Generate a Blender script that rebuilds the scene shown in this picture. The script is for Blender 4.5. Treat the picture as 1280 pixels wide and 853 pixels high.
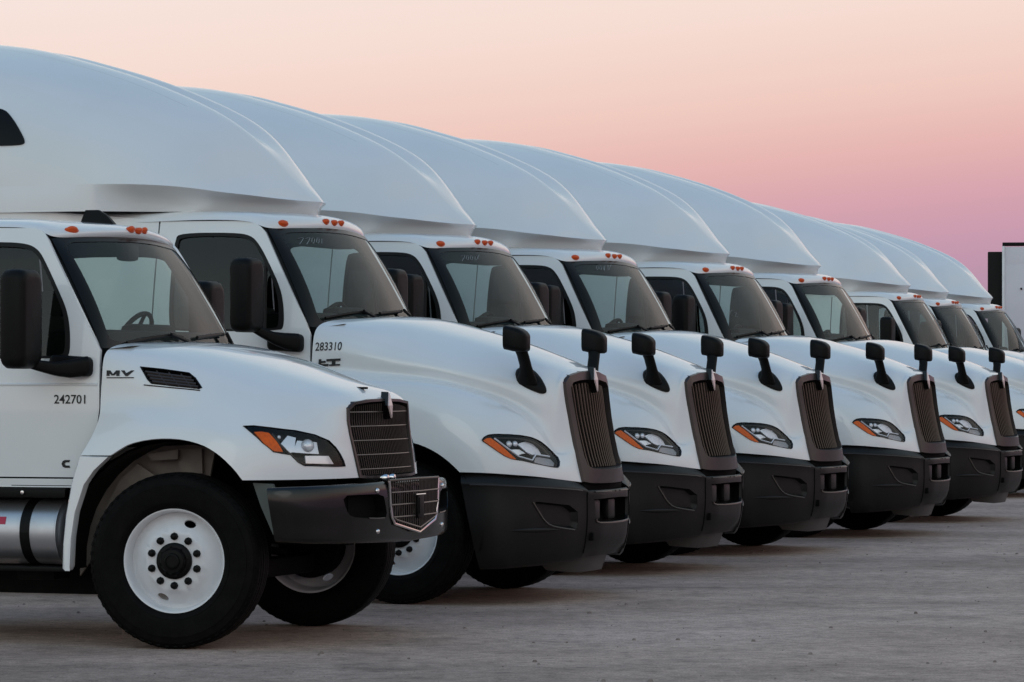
import bpy, bmesh, math, random
import numpy as np
from mathutils import Vector, Matrix
from mathutils.geometry import delaunay_2d_cdt

R = math.radians
random.seed(4)
for o in list(bpy.data.objects):
    bpy.data.objects.remove(o)
scene = bpy.context.scene
COL = scene.collection

# ------------------------------------------------------------------ camera
FPX, HORIZON, CAM_H = 4400.0, 477.0, 1.6          # focal length and horizon in photo pixels (1280 x 853)
cam_data = bpy.data.cameras.new('camera')
cam = bpy.data.objects.new('camera', cam_data)
COL.objects.link(cam)
cam.location = (0, 0, CAM_H)
cam.rotation_euler = (R(90), 0, 0)
cam_data.sensor_width = 36.0
cam_data.lens = FPX / 1280 * 36.0
cam_data.shift_y = (HORIZON - 426.5) / 1280
cam_data.clip_start = 0.5
cam_data.clip_end = 9000
scene.camera = cam

# ------------------------------------------------------------------ sky
world = bpy.data.worlds.new('World')
scene.world = world
world.use_nodes = True
wn, wl = world.node_tree.nodes, world.node_tree.links
wn.clear()
w_out = wn.new('ShaderNodeOutputWorld')
w_bg = wn.new('ShaderNodeBackground')
w_bg.inputs['Strength'].default_value = 1.0
wl.new(w_bg.outputs[0], w_out.inputs['Surface'])
w_tc = wn.new('ShaderNodeTexCoord')
w_nrm = wn.new('ShaderNodeVectorMath'); w_nrm.operation = 'NORMALIZE'
wl.new(w_tc.outputs['Generated'], w_nrm.inputs[0])
w_sep = wn.new('ShaderNodeSeparateXYZ')
wl.new(w_nrm.outputs[0], w_sep.inputs[0])
def wmath(op, a, b=None):
    n = wn.new('ShaderNodeMath'); n.operation = op
    for i, v in enumerate((a, b)):
        if v is None: continue
        if isinstance(v, (int, float)): n.inputs[i].default_value = v
        else: wl.new(v, n.inputs[i])
    return n.outputs[0]
def s2l(c):
    return tuple(((v / 255) / 12.92 if v / 255 < .04045 else ((v / 255 + .055) / 1.055) ** 2.4) for v in c) + (1,)
# elevation in degrees; the pink belt leans a little towards the right
elev = wmath('MULTIPLY', wmath('ARCSINE', w_sep.outputs['Z']), 180 / math.pi)
elev = wmath('SUBTRACT', elev, wmath('MULTIPLY', w_sep.outputs['X'], 5.5))
fac = wmath('DIVIDE', wmath('ADD', elev, 10.0), 100.0)
w_ramp = wn.new('ShaderNodeValToRGB')
wl.new(fac, w_ramp.inputs[0])
cr = w_ramp.color_ramp
SKY = [(-10, (150, 128, 150)), (0.3, (172, 143, 166)), (1.4, (196, 152, 174)), (2.3, (213, 163, 175)),
       (3.1, (229, 180, 177)), (4.2, (240, 204, 193)), (5.6, (246, 221, 211)), (8, (247, 233, 227)),
       (16, (230, 231, 231)), (32, (174, 199, 213)), (58, (112, 146, 190)), (90, (86, 122, 176))]
while len(cr.elements) < len(SKY): cr.elements.new(0.5)
for e, (d, c) in zip(cr.elements, SKY):
    e.position = (d + 10) / 100
    e.color = s2l(c)
# the afterglow: the sky behind the camera, where the sun went down, is brighter
glow = wmath('MULTIPLY', wmath('ADD', wmath('MULTIPLY', wmath('ADD', wmath('MULTIPLY', w_sep.outputs['Y'], -0.94), wmath('MULTIPLY', w_sep.outputs['X'], -0.34)), 0.5), 0.5), 1.0)
glow = wmath('POWER', glow, 2.2)
gcol = wn.new('ShaderNodeMixRGB'); gcol.blend_type = 'ADD'; gcol.inputs['Fac'].default_value = 1.0
gl = wn.new('ShaderNodeMixRGB'); gl.blend_type = 'MULTIPLY'; gl.inputs['Fac'].default_value = 1.0
gl.inputs['Color1'].default_value = (0.13, 0.21, 0.20, 1)
cmb = wn.new('ShaderNodeCombineXYZ')
for i in range(3): wl.new(glow, cmb.inputs[i])
wl.new(cmb.outputs[0], gl.inputs['Color2'])
wl.new(w_ramp.outputs[0], gcol.inputs['Color1'])
wl.new(gl.outputs[0], gcol.inputs['Color2'])
wl.new(gcol.outputs[0], w_bg.inputs['Color'])

# the last light of the sun, wide and weak, from behind the camera
sd = bpy.data.lights.new('sun', 'SUN')
sun = bpy.data.objects.new('sun', sd)
COL.objects.link(sun)
sd.energy = 0.15
sd.angle = R(30)
sd.color = (1.0, 0.95, 0.88)
sun.rotation_euler = (R(68), 0, R(-18))

scene.view_settings.view_transform = 'Standard'
scene.view_settings.look = 'None'
scene.view_settings.exposure = 0.0
scene.view_settings.gamma = 1.0
scene.view_settings.use_curve_mapping = False
scene.render.resolution_x, scene.render.resolution_y = 1024, 682
scene.render.engine = 'CYCLES'
scene.cycles.max_bounces = 8
scene.cycles.transparent_max_bounces = 24

# ------------------------------------------------------------------ materials
MATS = {}
def mat(name, color, rough=.5, metal=0., coat=0., spec=.5, noise=None, bump=None, rvar=0.):
    """noise = (scale, amount, second colour); bump = (scale, strength)"""
    m = bpy.data.materials.new(name); m.use_nodes = True
    nt = m.node_tree; n, l = nt.nodes, nt.links
    b = n['Principled BSDF']
    b.inputs['Base Color'].default_value = (*color, 1)
    b.inputs['Roughness'].default_value = rough
    b.inputs['Metallic'].default_value = metal
    b.inputs['Specular IOR Level'].default_value = spec
    b.inputs['Coat Weight'].default_value = coat
    b.inputs['Coat Roughness'].default_value = .035
    tc = n.new('ShaderNodeTexCoord')
    if noise:
        t = n.new('ShaderNodeTexNoise'); t.inputs['Scale'].default_value = noise[0]; t.inputs['Detail'].default_value = 6
        l.new(tc.outputs['Object'], t.inputs['Vector'])
        mr = n.new('ShaderNodeMapRange'); mr.inputs['From Min'].default_value = .38; mr.inputs['From Max'].default_value = .7
        mr.inputs['To Max'].default_value = noise[1]
        l.new(t.outputs[0], mr.inputs[0])
        mx = n.new('ShaderNodeMixRGB'); mx.inputs['Color1'].default_value = (*color, 1); mx.inputs['Color2'].default_value = (*noise[2], 1)
        l.new(mr.outputs[0], mx.inputs['Fac']); l.new(mx.outputs[0], b.inputs['Base Color'])
        if rvar:
            m2 = n.new('ShaderNodeMapRange'); m2.inputs['To Min'].default_value = rough; m2.inputs['To Max'].default_value = rough + rvar
            l.new(t.outputs[0], m2.inputs[0]); l.new(m2.outputs[0], b.inputs['Roughness'])
    if bump:
        t = n.new('ShaderNodeTexNoise'); t.inputs['Scale'].default_value = bump[0]; t.inputs['Detail'].default_value = 4
        l.new(tc.outputs['Object'], t.inputs['Vector'])
        bp = n.new('ShaderNodeBump'); bp.inputs['Strength'].default_value = bump[1]; bp.inputs['Distance'].default_value = .01
        l.new(t.outputs[0], bp.inputs['Height']); l.new(bp.outputs[0], b.inputs['Normal'])
    MATS[name] = m
    return m

mat('white_paint', (.76, .78, .785), .36, coat=1.0, noise=(1.6, .35, (.66, .68, .68)), bump=(2.2, .03))
mat('white_steel', (.70, .71, .73), .38, coat=.2, noise=(9, .35, (.55, .55, .56)))
mat('black_plastic', (.003, .003, .003), .4, spec=.14, noise=(30, .5, (.006, .0055, .005)), rvar=.15)
mat('bumper_plastic', (.005, .0045, .0042), .36, spec=.27, noise=(5, .6, (.010, .009, .008)), rvar=.14, bump=(160, .08))
mat('bronze_plastic', (.05, .040, .037), .32, metal=.4, spec=.5, noise=(12, .4, (.036, .030, .028)))
mat('dim_reflector', (.36, .37, .40), .25, metal=.6)
mat('row_metal', (.15, .122, .115), .35, metal=.6)
mat('black_gloss', (.004, .0034, .0034), .10, spec=.45, noise=(4, .4, (.008, .006, .006)), rvar=.08)
mat('bar_metal', (.075, .058, .048), .3, metal=.7, spec=.4)
mat('mesh_metal', (.05, .040, .036), .35, metal=.6, spec=.4)
mat('chrome', (.72, .70, .70), .12, metal=1.)
mat('emblem_metal', (.80, .62, .60), .3, metal=.25, coat=.5)
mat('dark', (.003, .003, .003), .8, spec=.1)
mat('rubber', (.0032, .003, .0029), .6, spec=.07, noise=(14, .5, (.008, .0072, .0066)), bump=(60, .15))
mat('seal', (.004, .004, .004), .5, spec=.25)
mat('frit', (.003, .003, .0035), .25, spec=.18)
mat('interior', (.009, .010, .0105), .7, spec=.25, noise=(20, .4, (.018, .019, .019)))
mat('headliner', (.06, .064, .062), .85, spec=.2)
mat('fabric', (.013, .014, .0145), .85, spec=.2, bump=(90, .3))
mat('amber', (.85, .15, .002), .35, spec=.1, noise=(60, .5, (.55, .07, .003)))
mat('marker_amber', (.66, .085, .012), .28, spec=.35)
mat('reflector', (.82, .85, .92), .25, metal=.4)
mat('projector', (.82, .84, .88), .08, metal=.3, coat=1.)
mat('lamp_black', (.004, .0045, .006), .25, spec=.3)
mat('ink', (.008, .008, .008), .6)
mat('aluminium', (.52, .53, .56), .34, metal=.9, noise=(7, .5, (.4, .41, .44)), rvar=.14)
mat('red_decal', (.42, .02, .06), .5)
mat('decal_white', (.75, .72, .72), .6)
mat('chassis', (.004, .004, .004), .65, spec=.08, noise=(8, .5, (.012, .011, .010)))
mat('seam', (.45, .46, .46), .6)
mat('splash', (.17, .145, .125), .75, noise=(6, .8, (.09, .075, .065)))
mat('dam_plastic', (.055, .05, .048), .5, noise=(6, .6, (.035, .032, .03)))
mat('bracket', (.07, .085, .08), .55)
mat('paper', (.75, .75, .72), .8)
mat('chalk', (.26, .29, .29), .9)
mat('trailer_white', (.62, .61, .66), .4, noise=(1.2, .4, (.52, .51, .56)), coat=.1)

def glass(name, tint, amount=1.0, rough=0.0):
    m = bpy.data.materials.new(name); m.use_nodes = True
    n, l = m.node_tree.nodes, m.node_tree.links
    n.clear()
    out = n.new('ShaderNodeOutputMaterial'); mix = n.new('ShaderNodeMixShader')
    tr = n.new('ShaderNodeBsdfTransparent'); tr.inputs[0].default_value = (*tint, 1)
    gl = n.new('ShaderNodeBsdfGlossy'); gl.inputs['Roughness'].default_value = rough
    gl.inputs['Color'].default_value = (.95, .97, .97, 1)
    fr = n.new('ShaderNodeFresnel'); fr.inputs['IOR'].default_value = 1.52
    mm = n.new('ShaderNodeMath'); mm.operation = 'MULTIPLY'; mm.inputs[1].default_value = amount
    l.new(fr.outputs[0], mm.inputs[0]); l.new(mm.outputs[0], mix.inputs[0])
    l.new(tr.outputs[0], mix.inputs[1]); l.new(gl.outputs[0], mix.inputs[2]); l.new(mix.outputs[0], out.inputs[0])
    MATS[name] = m
glass('glass', (.86, .97, .94), .5, .012)
glass('side_glass', (.50, .56, .55), .9, .01)
glass('lens', (.98, .985, .99), .5, .02)

# ------------------------------------------------------------------ mesh helpers
class MB:
    """collects faces, becomes one mesh object"""
    def __init__(s): s.v, s.f, s.m, s.n = [], [], [], []
    def add(s, v, f, m=0, n=None):
        o = len(s.v)
        s.v += [tuple(p) for p in v]; s.f += [tuple(i + o for i in q) for q in f]; s.m += [m] * len(f)
        s.n += ([None if p is None else tuple(p) for p in n] if n is not None else [None] * len(v))
        return s
    def box(s, c, d, m=0, rot=None, bev=0):
        bm = bmesh.new(); bmesh.ops.create_cube(bm, size=1)
        for p in bm.verts: p.co = Vector((p.co.x * d[0], p.co.y * d[1], p.co.z * d[2]))
        if bev: bmesh.ops.bevel(bm, geom=bm.edges[:], offset=bev, segments=2, profile=.6, affect='EDGES')
        if rot is not None: bmesh.ops.rotate(bm, verts=bm.verts[:], cent=(0, 0, 0), matrix=rot)
        bm.verts.index_update()
        s.add([p.co + Vector(c) for p in bm.verts], [[p.index for p in f.verts] for f in bm.faces], m); bm.free(); return s
    def tube(s, path, r, m=0, n=8, flat=1.0, cap=True):
        path = [Vector(p) for p in path]; k = len(path)
        rr = r if isinstance(r, (list, tuple)) else [r] * k
        vs, fs = [], []
        up = Vector((0.13, 0.21, 1)).normalized()
        for i, p in enumerate(path):
            t = (path[min(i + 1, k - 1)] - path[max(i - 1, 0)]).normalized()
            a = t.cross(up)
            if a.length < .05: a = t.cross(Vector((1, .2, 0)))
            a.normalize(); b = a.cross(t).normalized()
            for j in range(n):
                th = 2 * math.pi * j / n
                vs.append(p + a * math.cos(th) * rr[i] + b * math.sin(th) * rr[i] * flat)
        for i in range(k - 1):
            for j in range(n):
                fs.append((i * n + j, i * n + (j + 1) % n, (i + 1) * n + (j + 1) % n, (i + 1) * n + j))
        if cap: fs += [tuple(range(n))[::-1], tuple((k - 1) * n + j for j in range(n))]
        return s.add(vs, fs, m)
    def lathe(s, prof, n=48, m=0, axis='y', sign=-1, c=(0, 0, 0)):
        """prof: (radius, distance along the axis)"""
        vs, fs = [], []
        for r_, w in prof:
            for j in range(n):
                th = 2 * math.pi * j / n
                if axis == 'y': vs.append((c[0] + r_ * math.cos(th), c[1] + sign * w, c[2] + r_ * math.sin(th)))
                elif axis == 'x': vs.append((c[0] + sign * w, c[1] + r_ * math.cos(th), c[2] + r_ * math.sin(th)))
                else: vs.append((c[0] + r_ * math.cos(th), c[1] + r_ * math.sin(th), c[2] + sign * w))
        for i in range(len(prof) - 1):
            for j in range(n):
                fs.append((i * n + j, i * n + (j + 1) % n, (i + 1) * n + (j + 1) % n, (i + 1) * n + j))
        return s.add(vs, fs, m)
    def loft(s, loops, m=0, closed=True, cap0=False, cap1=False):
        n = len(loops[0]); vs = [p for L in loops for p in L]; fs = []
        for i in range(len(loops) - 1):
            for j in range(n if closed else n - 1):
                fs.append((i * n + j, i * n + (j + 1) % n, (i + 1) * n + (j + 1) % n, (i + 1) * n + j))
        if cap0: fs.append(tuple(range(n))[::-1])
        if cap1: fs.append(tuple((len(loops) - 1) * n + j for j in range(n)))
        return s.add(vs, fs, m)
    def prism(s, poly, axis, a, b, m=0):
        """extrude a 2-D polygon along an axis from a to b (axis y: polygon is x,z; axis x: polygon is y,z; axis z: x,y)"""
        def P(q, t):
            return {'y': (q[0], t, q[1]), 'x': (t, q[0], q[1]), 'z': (q[0], q[1], t)}[axis]
        return s.loft([[P(q, a) for q in poly], [P(q, b) for q in poly]], m, True, True, True)
    def mirror(s):
        """add the reflection about the truck's centre plane"""
        s.add([(x, -y, z) for x, y, z in s.v], [f[::-1] for f in s.f], 0,
              [None if n is None else (n[0], -n[1], n[2]) for n in s.n])
        k = len(s.m) // 2; s.m = s.m[:k] + s.m[:k]
        return s
    def reflected(s):
        r = MB(); r.add([(x, -y, z) for x, y, z in s.v], [f[::-1] for f in s.f], 0, [None if n is None else (n[0], -n[1], n[2]) for n in s.n])
        r.m = list(s.m); return r
    def obj(s, name, mats, parent=None, sharp=38, fix=True):
        me = bpy.data.meshes.new(name)
        me.from_pydata(s.v, [], s.f)
        for k in (mats if isinstance(mats, (list, tuple)) else [mats]): me.materials.append(MATS[k])
        me.polygons.foreach_set('material_index', s.m)
        me.update()
        custom = any(n is not None for n in s.n)
        if fix and not custom:
            bm = bmesh.new(); bm.from_mesh(me); bmesh.ops.recalc_face_normals(bm, faces=bm.faces[:]); bm.to_mesh(me); bm.free()
        me.shade_smooth()
        me.set_sharp_from_angle(angle=R(sharp))
        if custom:
            vn = [tuple(v.normal) for v in me.vertices]
            me.normals_split_custom_set_from_vertices([n if n is not None else vn[i] for i, n in enumerate(s.n)])
        o = bpy.data.objects.new(name, me)
        COL.objects.link(o)
        if parent is not None: o.parent = parent
        return o

def pair(mb, name, mats, parent, **k):
    """the right-hand piece and its mirror image on the left"""
    return mb.obj(name, mats, parent, **k), mb.reflected().obj(name, mats, parent, **k)

def empty(name, loc, yaw=0.):
    o = bpy.data.objects.new(name, None); COL.objects.link(o)
    o.location = loc; o.rotation_euler = (0, 0, yaw); o.empty_display_size = .3
    return o
def tag(o, label, cat, group=None, kind=None):
    if label: o['label'] = label
    if cat: o['category'] = cat
    if group: o['group'] = group
    if kind: o['kind'] = kind
    return o
def copy_tree(o, parent=None):
    c = o.copy(); COL.objects.link(c)
    if parent is not None: c.parent = parent
    for ch in list(o.children): copy_tree(ch, c)
    return c

# ------------------------------------------------------------------ spline surfaces
def basis(t, m):
    """clamped uniform cubic B-spline basis, m control points"""
    d = 3
    kn = np.concatenate([np.zeros(d), np.linspace(0, 1, m - d + 1), np.ones(d)])
    t = np.clip(np.asarray(t, float), 0, 1 - 1e-9)
    N = np.array([((t >= kn[i]) & (t < kn[i + 1])).astype(float) for i in range(len(kn) - 1)])
    for k in range(1, d + 1):
        N2 = np.zeros((len(kn) - 1 - k, len(t)))
        for i in range(len(kn) - 1 - k):
            a = kn[i + k] - kn[i]; b = kn[i + k + 1] - kn[i + 1]
            if a > 0: N2[i] += (t - kn[i]) / a * N[i]
            if b > 0: N2[i] += (kn[i + k + 1] - t) / b * N[i + 1]
        N = N2
    return N.T
def greville(m):
    kn = np.concatenate([np.zeros(3), np.linspace(0, 1, m - 2), np.ones(3)])
    return np.array([kn[i + 1:i + 4].mean() for i in range(m)])

class Surf:
    def __init__(s, P, tight=.75, ref=None):
        P = np.array(P, float); s.m, s.n = P.shape[:2]; s.sgn = 1.
        gu, gv = greville(s.m), greville(s.n)
        C = np.linalg.solve(basis(gu, s.m), P.reshape(s.m, -1)).reshape(P.shape)
        C = np.linalg.solve(basis(gv, s.n), C.transpose(1, 0, 2).reshape(s.n, -1)).reshape(s.n, s.m, 3).transpose(1, 0, 2)
        s.C = tight * C + (1 - tight) * P
        g = np.linspace(0, 1, 61)
        U, V = np.meshgrid(g, g, indexing='ij')
        s.gu, s.gv = U.ravel(), V.ravel()
        s.gp = s.at(s.gu, s.gv)
        q = s.gp.reshape(61, 61, 3)
        s.lu = np.linalg.norm(np.diff(q, axis=0), axis=2).sum(0).mean()
        s.lv = np.linalg.norm(np.diff(q, axis=1), axis=2).sum(1).mean()
        if ref is not None:                          # normals point away from the reference point
            if ((s.gp - np.array(ref)) * s.normal(s.gu, s.gv)).sum(1).mean() < 0: s.sgn = -1.
    def at(s, u, v):
        return np.einsum('ki,kj,ijc->kc', basis(u, s.m), basis(v, s.n), s.C)
    def normal(s, u, v):
        e = 1e-3; u = np.asarray(u, float); v = np.asarray(v, float)
        u0, u1 = np.clip(u - e, 0, 1), np.clip(u + e, 0, 1); v0, v1 = np.clip(v - e, 0, 1), np.clip(v + e, 0, 1)
        n = np.cross(s.at(u1, v) - s.at(u0, v), s.at(u, v1) - s.at(u, v0))
        return s.sgn * n / np.maximum(np.linalg.norm(n, axis=1), 1e-12)[:, None]
    def loop(s, pts, proj, mask=None, n=14):
        """like inv, for a closed outline whose long straight edges stay straight in the projection"""
        P = np.array(pts, float); step = np.linalg.norm(np.roll(P, -1, 0) - P, axis=1).sum() / (n * 5)
        return s.inv(resample(P, step), proj, mask)
    def inv(s, pts, proj, mask=None):
        """parameters of the surface points that fall on the given 2-D points"""
        pts = np.array(pts, float); G = proj(s.gp)
        ok = np.ones(len(G), bool) if mask is None else mask(s.gp)
        D = ((pts[:, None, :] - G[None]) ** 2).sum(2); D[:, ~ok] = 1e18
        k = D.argmin(1); u, v = s.gu[k].copy(), s.gv[k].copy()
        for _ in range(14):
            e = 1e-4
            p = proj(s.at(u, v)); du = (proj(s.at(np.minimum(u + e, 1), v)) - proj(s.at(np.maximum(u - e, 0), v)))
            du /= (np.minimum(u + e, 1) - np.maximum(u - e, 0))[:, None]
            dv = (proj(s.at(u, np.minimum(v + e, 1))) - proj(s.at(u, np.maximum(v - e, 0))))
            dv /= (np.minimum(v + e, 1) - np.maximum(v - e, 0))[:, None]
            r = pts - p; det = du[:, 0] * dv[:, 1] - du[:, 1] * dv[:, 0]
            det = np.where(np.abs(det) < 1e-9, 1e-9, det)
            a = (r[:, 0] * dv[:, 1] - r[:, 1] * dv[:, 0]) / det; b = (du[:, 0] * r[:, 1] - du[:, 1] * r[:, 0]) / det
            u = np.clip(u + np.clip(a, -.08, .08), 0, 1); v = np.clip(v + np.clip(b, -.08, .08), 0, 1)
        return np.stack([u, v], 1)
XZ = lambda p: p[:, [0, 2]]
YZ = lambda p: p[:, [1, 2]]
XY = lambda p: p[:, [0, 1]]

# where the trucks stand: x, y, yaw of the row, from the photograph's ground contact points
LT_PLACE = [(0.339, 26.037, 21.5), (1.423, 29.814, 23.7), (2.624, 33.063, 25.3), (4.059, 36.765, 24.2),
            (5.38, 40.64, 23.9), (7.451, 49.291, 20.8), (8.46, 53.1, 21.8), (9.60, 56.6, 22.9)]
_a = R(19.5)
MV_PLACE = (-2.03 + 1.18 * math.sin(_a), 21.0 + 1.18 * math.cos(_a), 19.5)
def pixel(place):
    X0, Y0, a = place; c, s_ = math.cos(R(a)), math.sin(R(a))
    def f(p):
        X = X0 + p[:, 0] * c + p[:, 1] * s_; Y = Y0 - p[:, 0] * s_ + p[:, 1] * c
        return np.stack([640 + FPX * X / Y, HORIZON - FPX * (p[:, 2] - CAM_H) / Y], 1)
    return f
PX_LT, PX_MV = pixel(LT_PLACE[0]), pixel(MV_PLACE)

def resample(poly, step, closed=True):
    poly = [np.array(p, float) for p in poly]; out = []
    k = len(poly)
    for i in range(k if closed else k - 1):
        a, b = poly[i], poly[(i + 1) % k]; n = max(1, int(math.ceil(np.linalg.norm(b - a) / step)))
        out += [a + (b - a) * t / n for t in range(n)]
    if not closed: out.append(poly[-1])
    return np.array(out)
def smooth_loop(poly, it=2, closed=True):
    """Chaikin corner cutting"""
    P = [np.array(p, float) for p in poly]
    for _ in range(it):
        Q = []
        k = len(P)
        if not closed: Q.append(P[0])
        for i in range(k if closed else k - 1):
            a, b = P[i], P[(i + 1) % k]
            Q += [a * .75 + b * .25, a * .25 + b * .75]
        if not closed: Q.append(P[-1])
        P = Q
    return np.array(P)
def inside(pts, poly):
    x, y = pts[:, 0], pts[:, 1]; r = np.zeros(len(pts), bool); k = len(poly); j = k - 1
    for i in range(k):
        xi, yi = poly[i]; xj, yj = poly[j]
        c = ((yi > y) != (yj > y)) & (x < (xj - xi) * (y - yi) / ((yj - yi) if yj != yi else 1e-12) + xi)
        r ^= c; j = i
    return r
def seg_dist(pts, poly):
    d = np.full(len(pts), 1e9); k = len(poly)
    for i in range(k):
        a, b = poly[i], poly[(i + 1) % k]; ab = b - a; L = max(ab @ ab, 1e-12)
        t = np.clip(((pts - a) @ ab) / L, 0, 1); q = a + t[:, None] * ab
        d = np.minimum(d, np.linalg.norm(pts - q, axis=1))
    return d
def triangulate(outer, holes, step):
    """outer, holes: 2-D loops; returns points and triangles"""
    loops = [np.array(outer)] + [np.array(h) for h in holes]
    pts, edges = [], []
    for L in loops:
        o = len(pts); pts += [tuple(p) for p in L]; edges += [(o + i, o + (i + 1) % len(L)) for i in range(len(L))]
    lo, hi = loops[0].min(0), loops[0].max(0)
    gx, gy = np.arange(lo[0] + step * .5, hi[0], step), np.arange(lo[1] + step * .5, hi[1], step)
    G = np.stack(np.meshgrid(gx, gy, indexing='ij'), -1).reshape(-1, 2)
    if len(G):
        keep = inside(G, loops[0]) & (seg_dist(G, loops[0]) > step * .45)
        for h in loops[1:]: keep &= ~inside(G, h) & (seg_dist(G, h) > step * .45)
        pts += [tuple(p) for p in G[keep]]
    V, E, F, *_ = delaunay_2d_cdt([Vector(p) for p in pts], edges, [], 0, 1e-7)
    V = np.array([tuple(p) for p in V]); F = np.array([tuple(f) for f in F])
    c = V[F].mean(1); k = inside(c, loops[0])
    for h in loops[1:]: k &= ~inside(c, h)
    return V, F[k]
def panel(mb, surf, outer, holes=(), step=.06, off=0., thick=.012, front=0, back=0, flip=False, walls=True):
    """a sheet cut out of a surface; outer and holes are loops in (u, v)"""
    sc = np.array([surf.lu, surf.lv])
    o = resample(np.array(outer) * sc, step * .6); hs = [resample(np.array(h) * sc, step * .6) for h in holes]
    V, F = triangulate(o, hs, step)
    uv = V / sc
    P, N = surf.at(uv[:, 0], uv[:, 1]), surf.normal(uv[:, 0], uv[:, 1])
    if flip: N = -N
    t = P[F]; fn = np.cross(t[:, 1] - t[:, 0], t[:, 2] - t[:, 0])
    bad = (fn * N[F[:, 0]]).sum(1) < 0
    F[bad] = F[bad][:, ::-1]
    Po = P + N * off
    ctr = np.abs(P[:, 1]) < 1e-4                     # centre line: normals stay in the plane of symmetry
    N2 = N.copy(); N2[ctr, 1] = 0; N2 /= np.linalg.norm(N2, axis=1)[:, None]
    mb.add(Po, F, front, N2)
    if thick:
        Pi = Po - N * thick
        mb.add(Pi, F[:, ::-1], back, -N2)
        if walls:
            cnt = {}
            for f in F:
                for i in range(3):
                    e = (f[i], f[(i + 1) % 3]); k = (min(e), max(e))
                    cnt[k] = None if k in cnt else e
            es = [e for e in cnt.values() if e is not None and not (ctr[e[0]] and ctr[e[1]])]
            idx = {}; vs = []
            for e in es:
                for q in e:
                    if q not in idx: idx[q] = len(idx) * 2; vs += [Po[q], Pi[q]]
            mb.add(vs, [(idx[b], idx[a], idx[a] + 1, idx[b] + 1) for a, b in es], front)
    return mb
def patch(mb, surf, nu, nv, m=0, off=0., flip=False, u=(0, 1), v=(0, 1)):
    U, V = np.meshgrid(np.linspace(u[0], u[1], nu), np.linspace(v[0], v[1], nv), indexing='ij')
    P, N = surf.at(U.ravel(), V.ravel()), surf.normal(U.ravel(), V.ravel())
    if flip: N = -N
    ctr = np.abs(P[:, 1]) < 1e-4
    N2 = N.copy(); N2[ctr, 1] = 0; N2 /= np.maximum(np.linalg.norm(N2, axis=1), 1e-9)[:, None]
    fs = []
    for i in range(nu - 1):
        for j in range(nv - 1):
            a = i * nv + j; fs.append((a, a + 1, a + nv + 1, a + nv))
    t = P[np.array(fs)]; fn = np.cross(t[:, 1] - t[:, 0], t[:, 3] - t[:, 0])
    fs = [f if (fn[k] * N[f[0]]).sum() >= 0 else f[::-1] for k, f in enumerate(fs)]
    return mb.add(P + N * off, fs, m, N2)
def on(surf, loop, proj, off=0., mask=None, flip=False):
    """3-D points on a surface under a 2-D loop"""
    uv = surf.inv(loop, proj, mask); N = surf.normal(uv[:, 0], uv[:, 1])
    return surf.at(uv[:, 0], uv[:, 1]) + (-N if flip else N) * off
def zoom(pts, f, x0, y0):
    return [(x0 + a / f, y0 + b / f) for a, b in pts]
def scale_loop(L, k):
    L = np.array(L, float); c = L.mean(0); return c + (L - c) * k
def ellipse(cx, cy, rx, ry, n=20):
    return [(cx + rx * math.cos(2 * math.pi * i / n), cy + ry * math.sin(2 * math.pi * i / n)) for i in range(n)]
def full(P):
    """mirror a half net whose last row element lies on the centre line"""
    return [list(r) + [(x, -y, z) for x, y, z in r[-2::-1]] for r in P]

def text_mesh(txt, height, width=None, bold=0.):
    cu = bpy.data.curves.new('t', 'FONT'); cu.body = txt; cu.size = 1.; cu.resolution_u = 3; cu.offset = bold
    o = bpy.data.objects.new('t', cu); COL.objects.link(o)
    bpy.context.view_layer.update()
    me = bpy.data.meshes.new_from_object(o.evaluated_get(bpy.context.evaluated_depsgraph_get()))
    V = np.array([v.co[:] for v in me.vertices]); F = [tuple(p.vertices) for p in me.polygons]
    bpy.data.objects.remove(o); bpy.data.curves.remove(cu); bpy.data.meshes.remove(me)
    V[:, :2] -= V[:, :2].min(0); h = V[:, 1].max(); w = V[:, 0].max()
    V[:, 1] *= height / h; V[:, 0] *= (width / w if width else height / h)
    return V, F
def text_on(surf, txt, p0, height, width, name, parent, proj=XZ, bold=0., slope=0., mask=None):
    """lettering laid on a side surface; p0 is the lower left corner (x, z)"""
    V, F = text_mesh(txt, height, width, bold)
    pts = np.stack([p0[0] + V[:, 0], p0[1] + V[:, 1] + slope * V[:, 0]], 1)
    P = on(surf, pts, proj, mask=mask); P[:, 1] -= .0035
    mb = MB().add(P, F)
    return mb.obj(name, 'ink', parent, fix=False)

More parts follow.
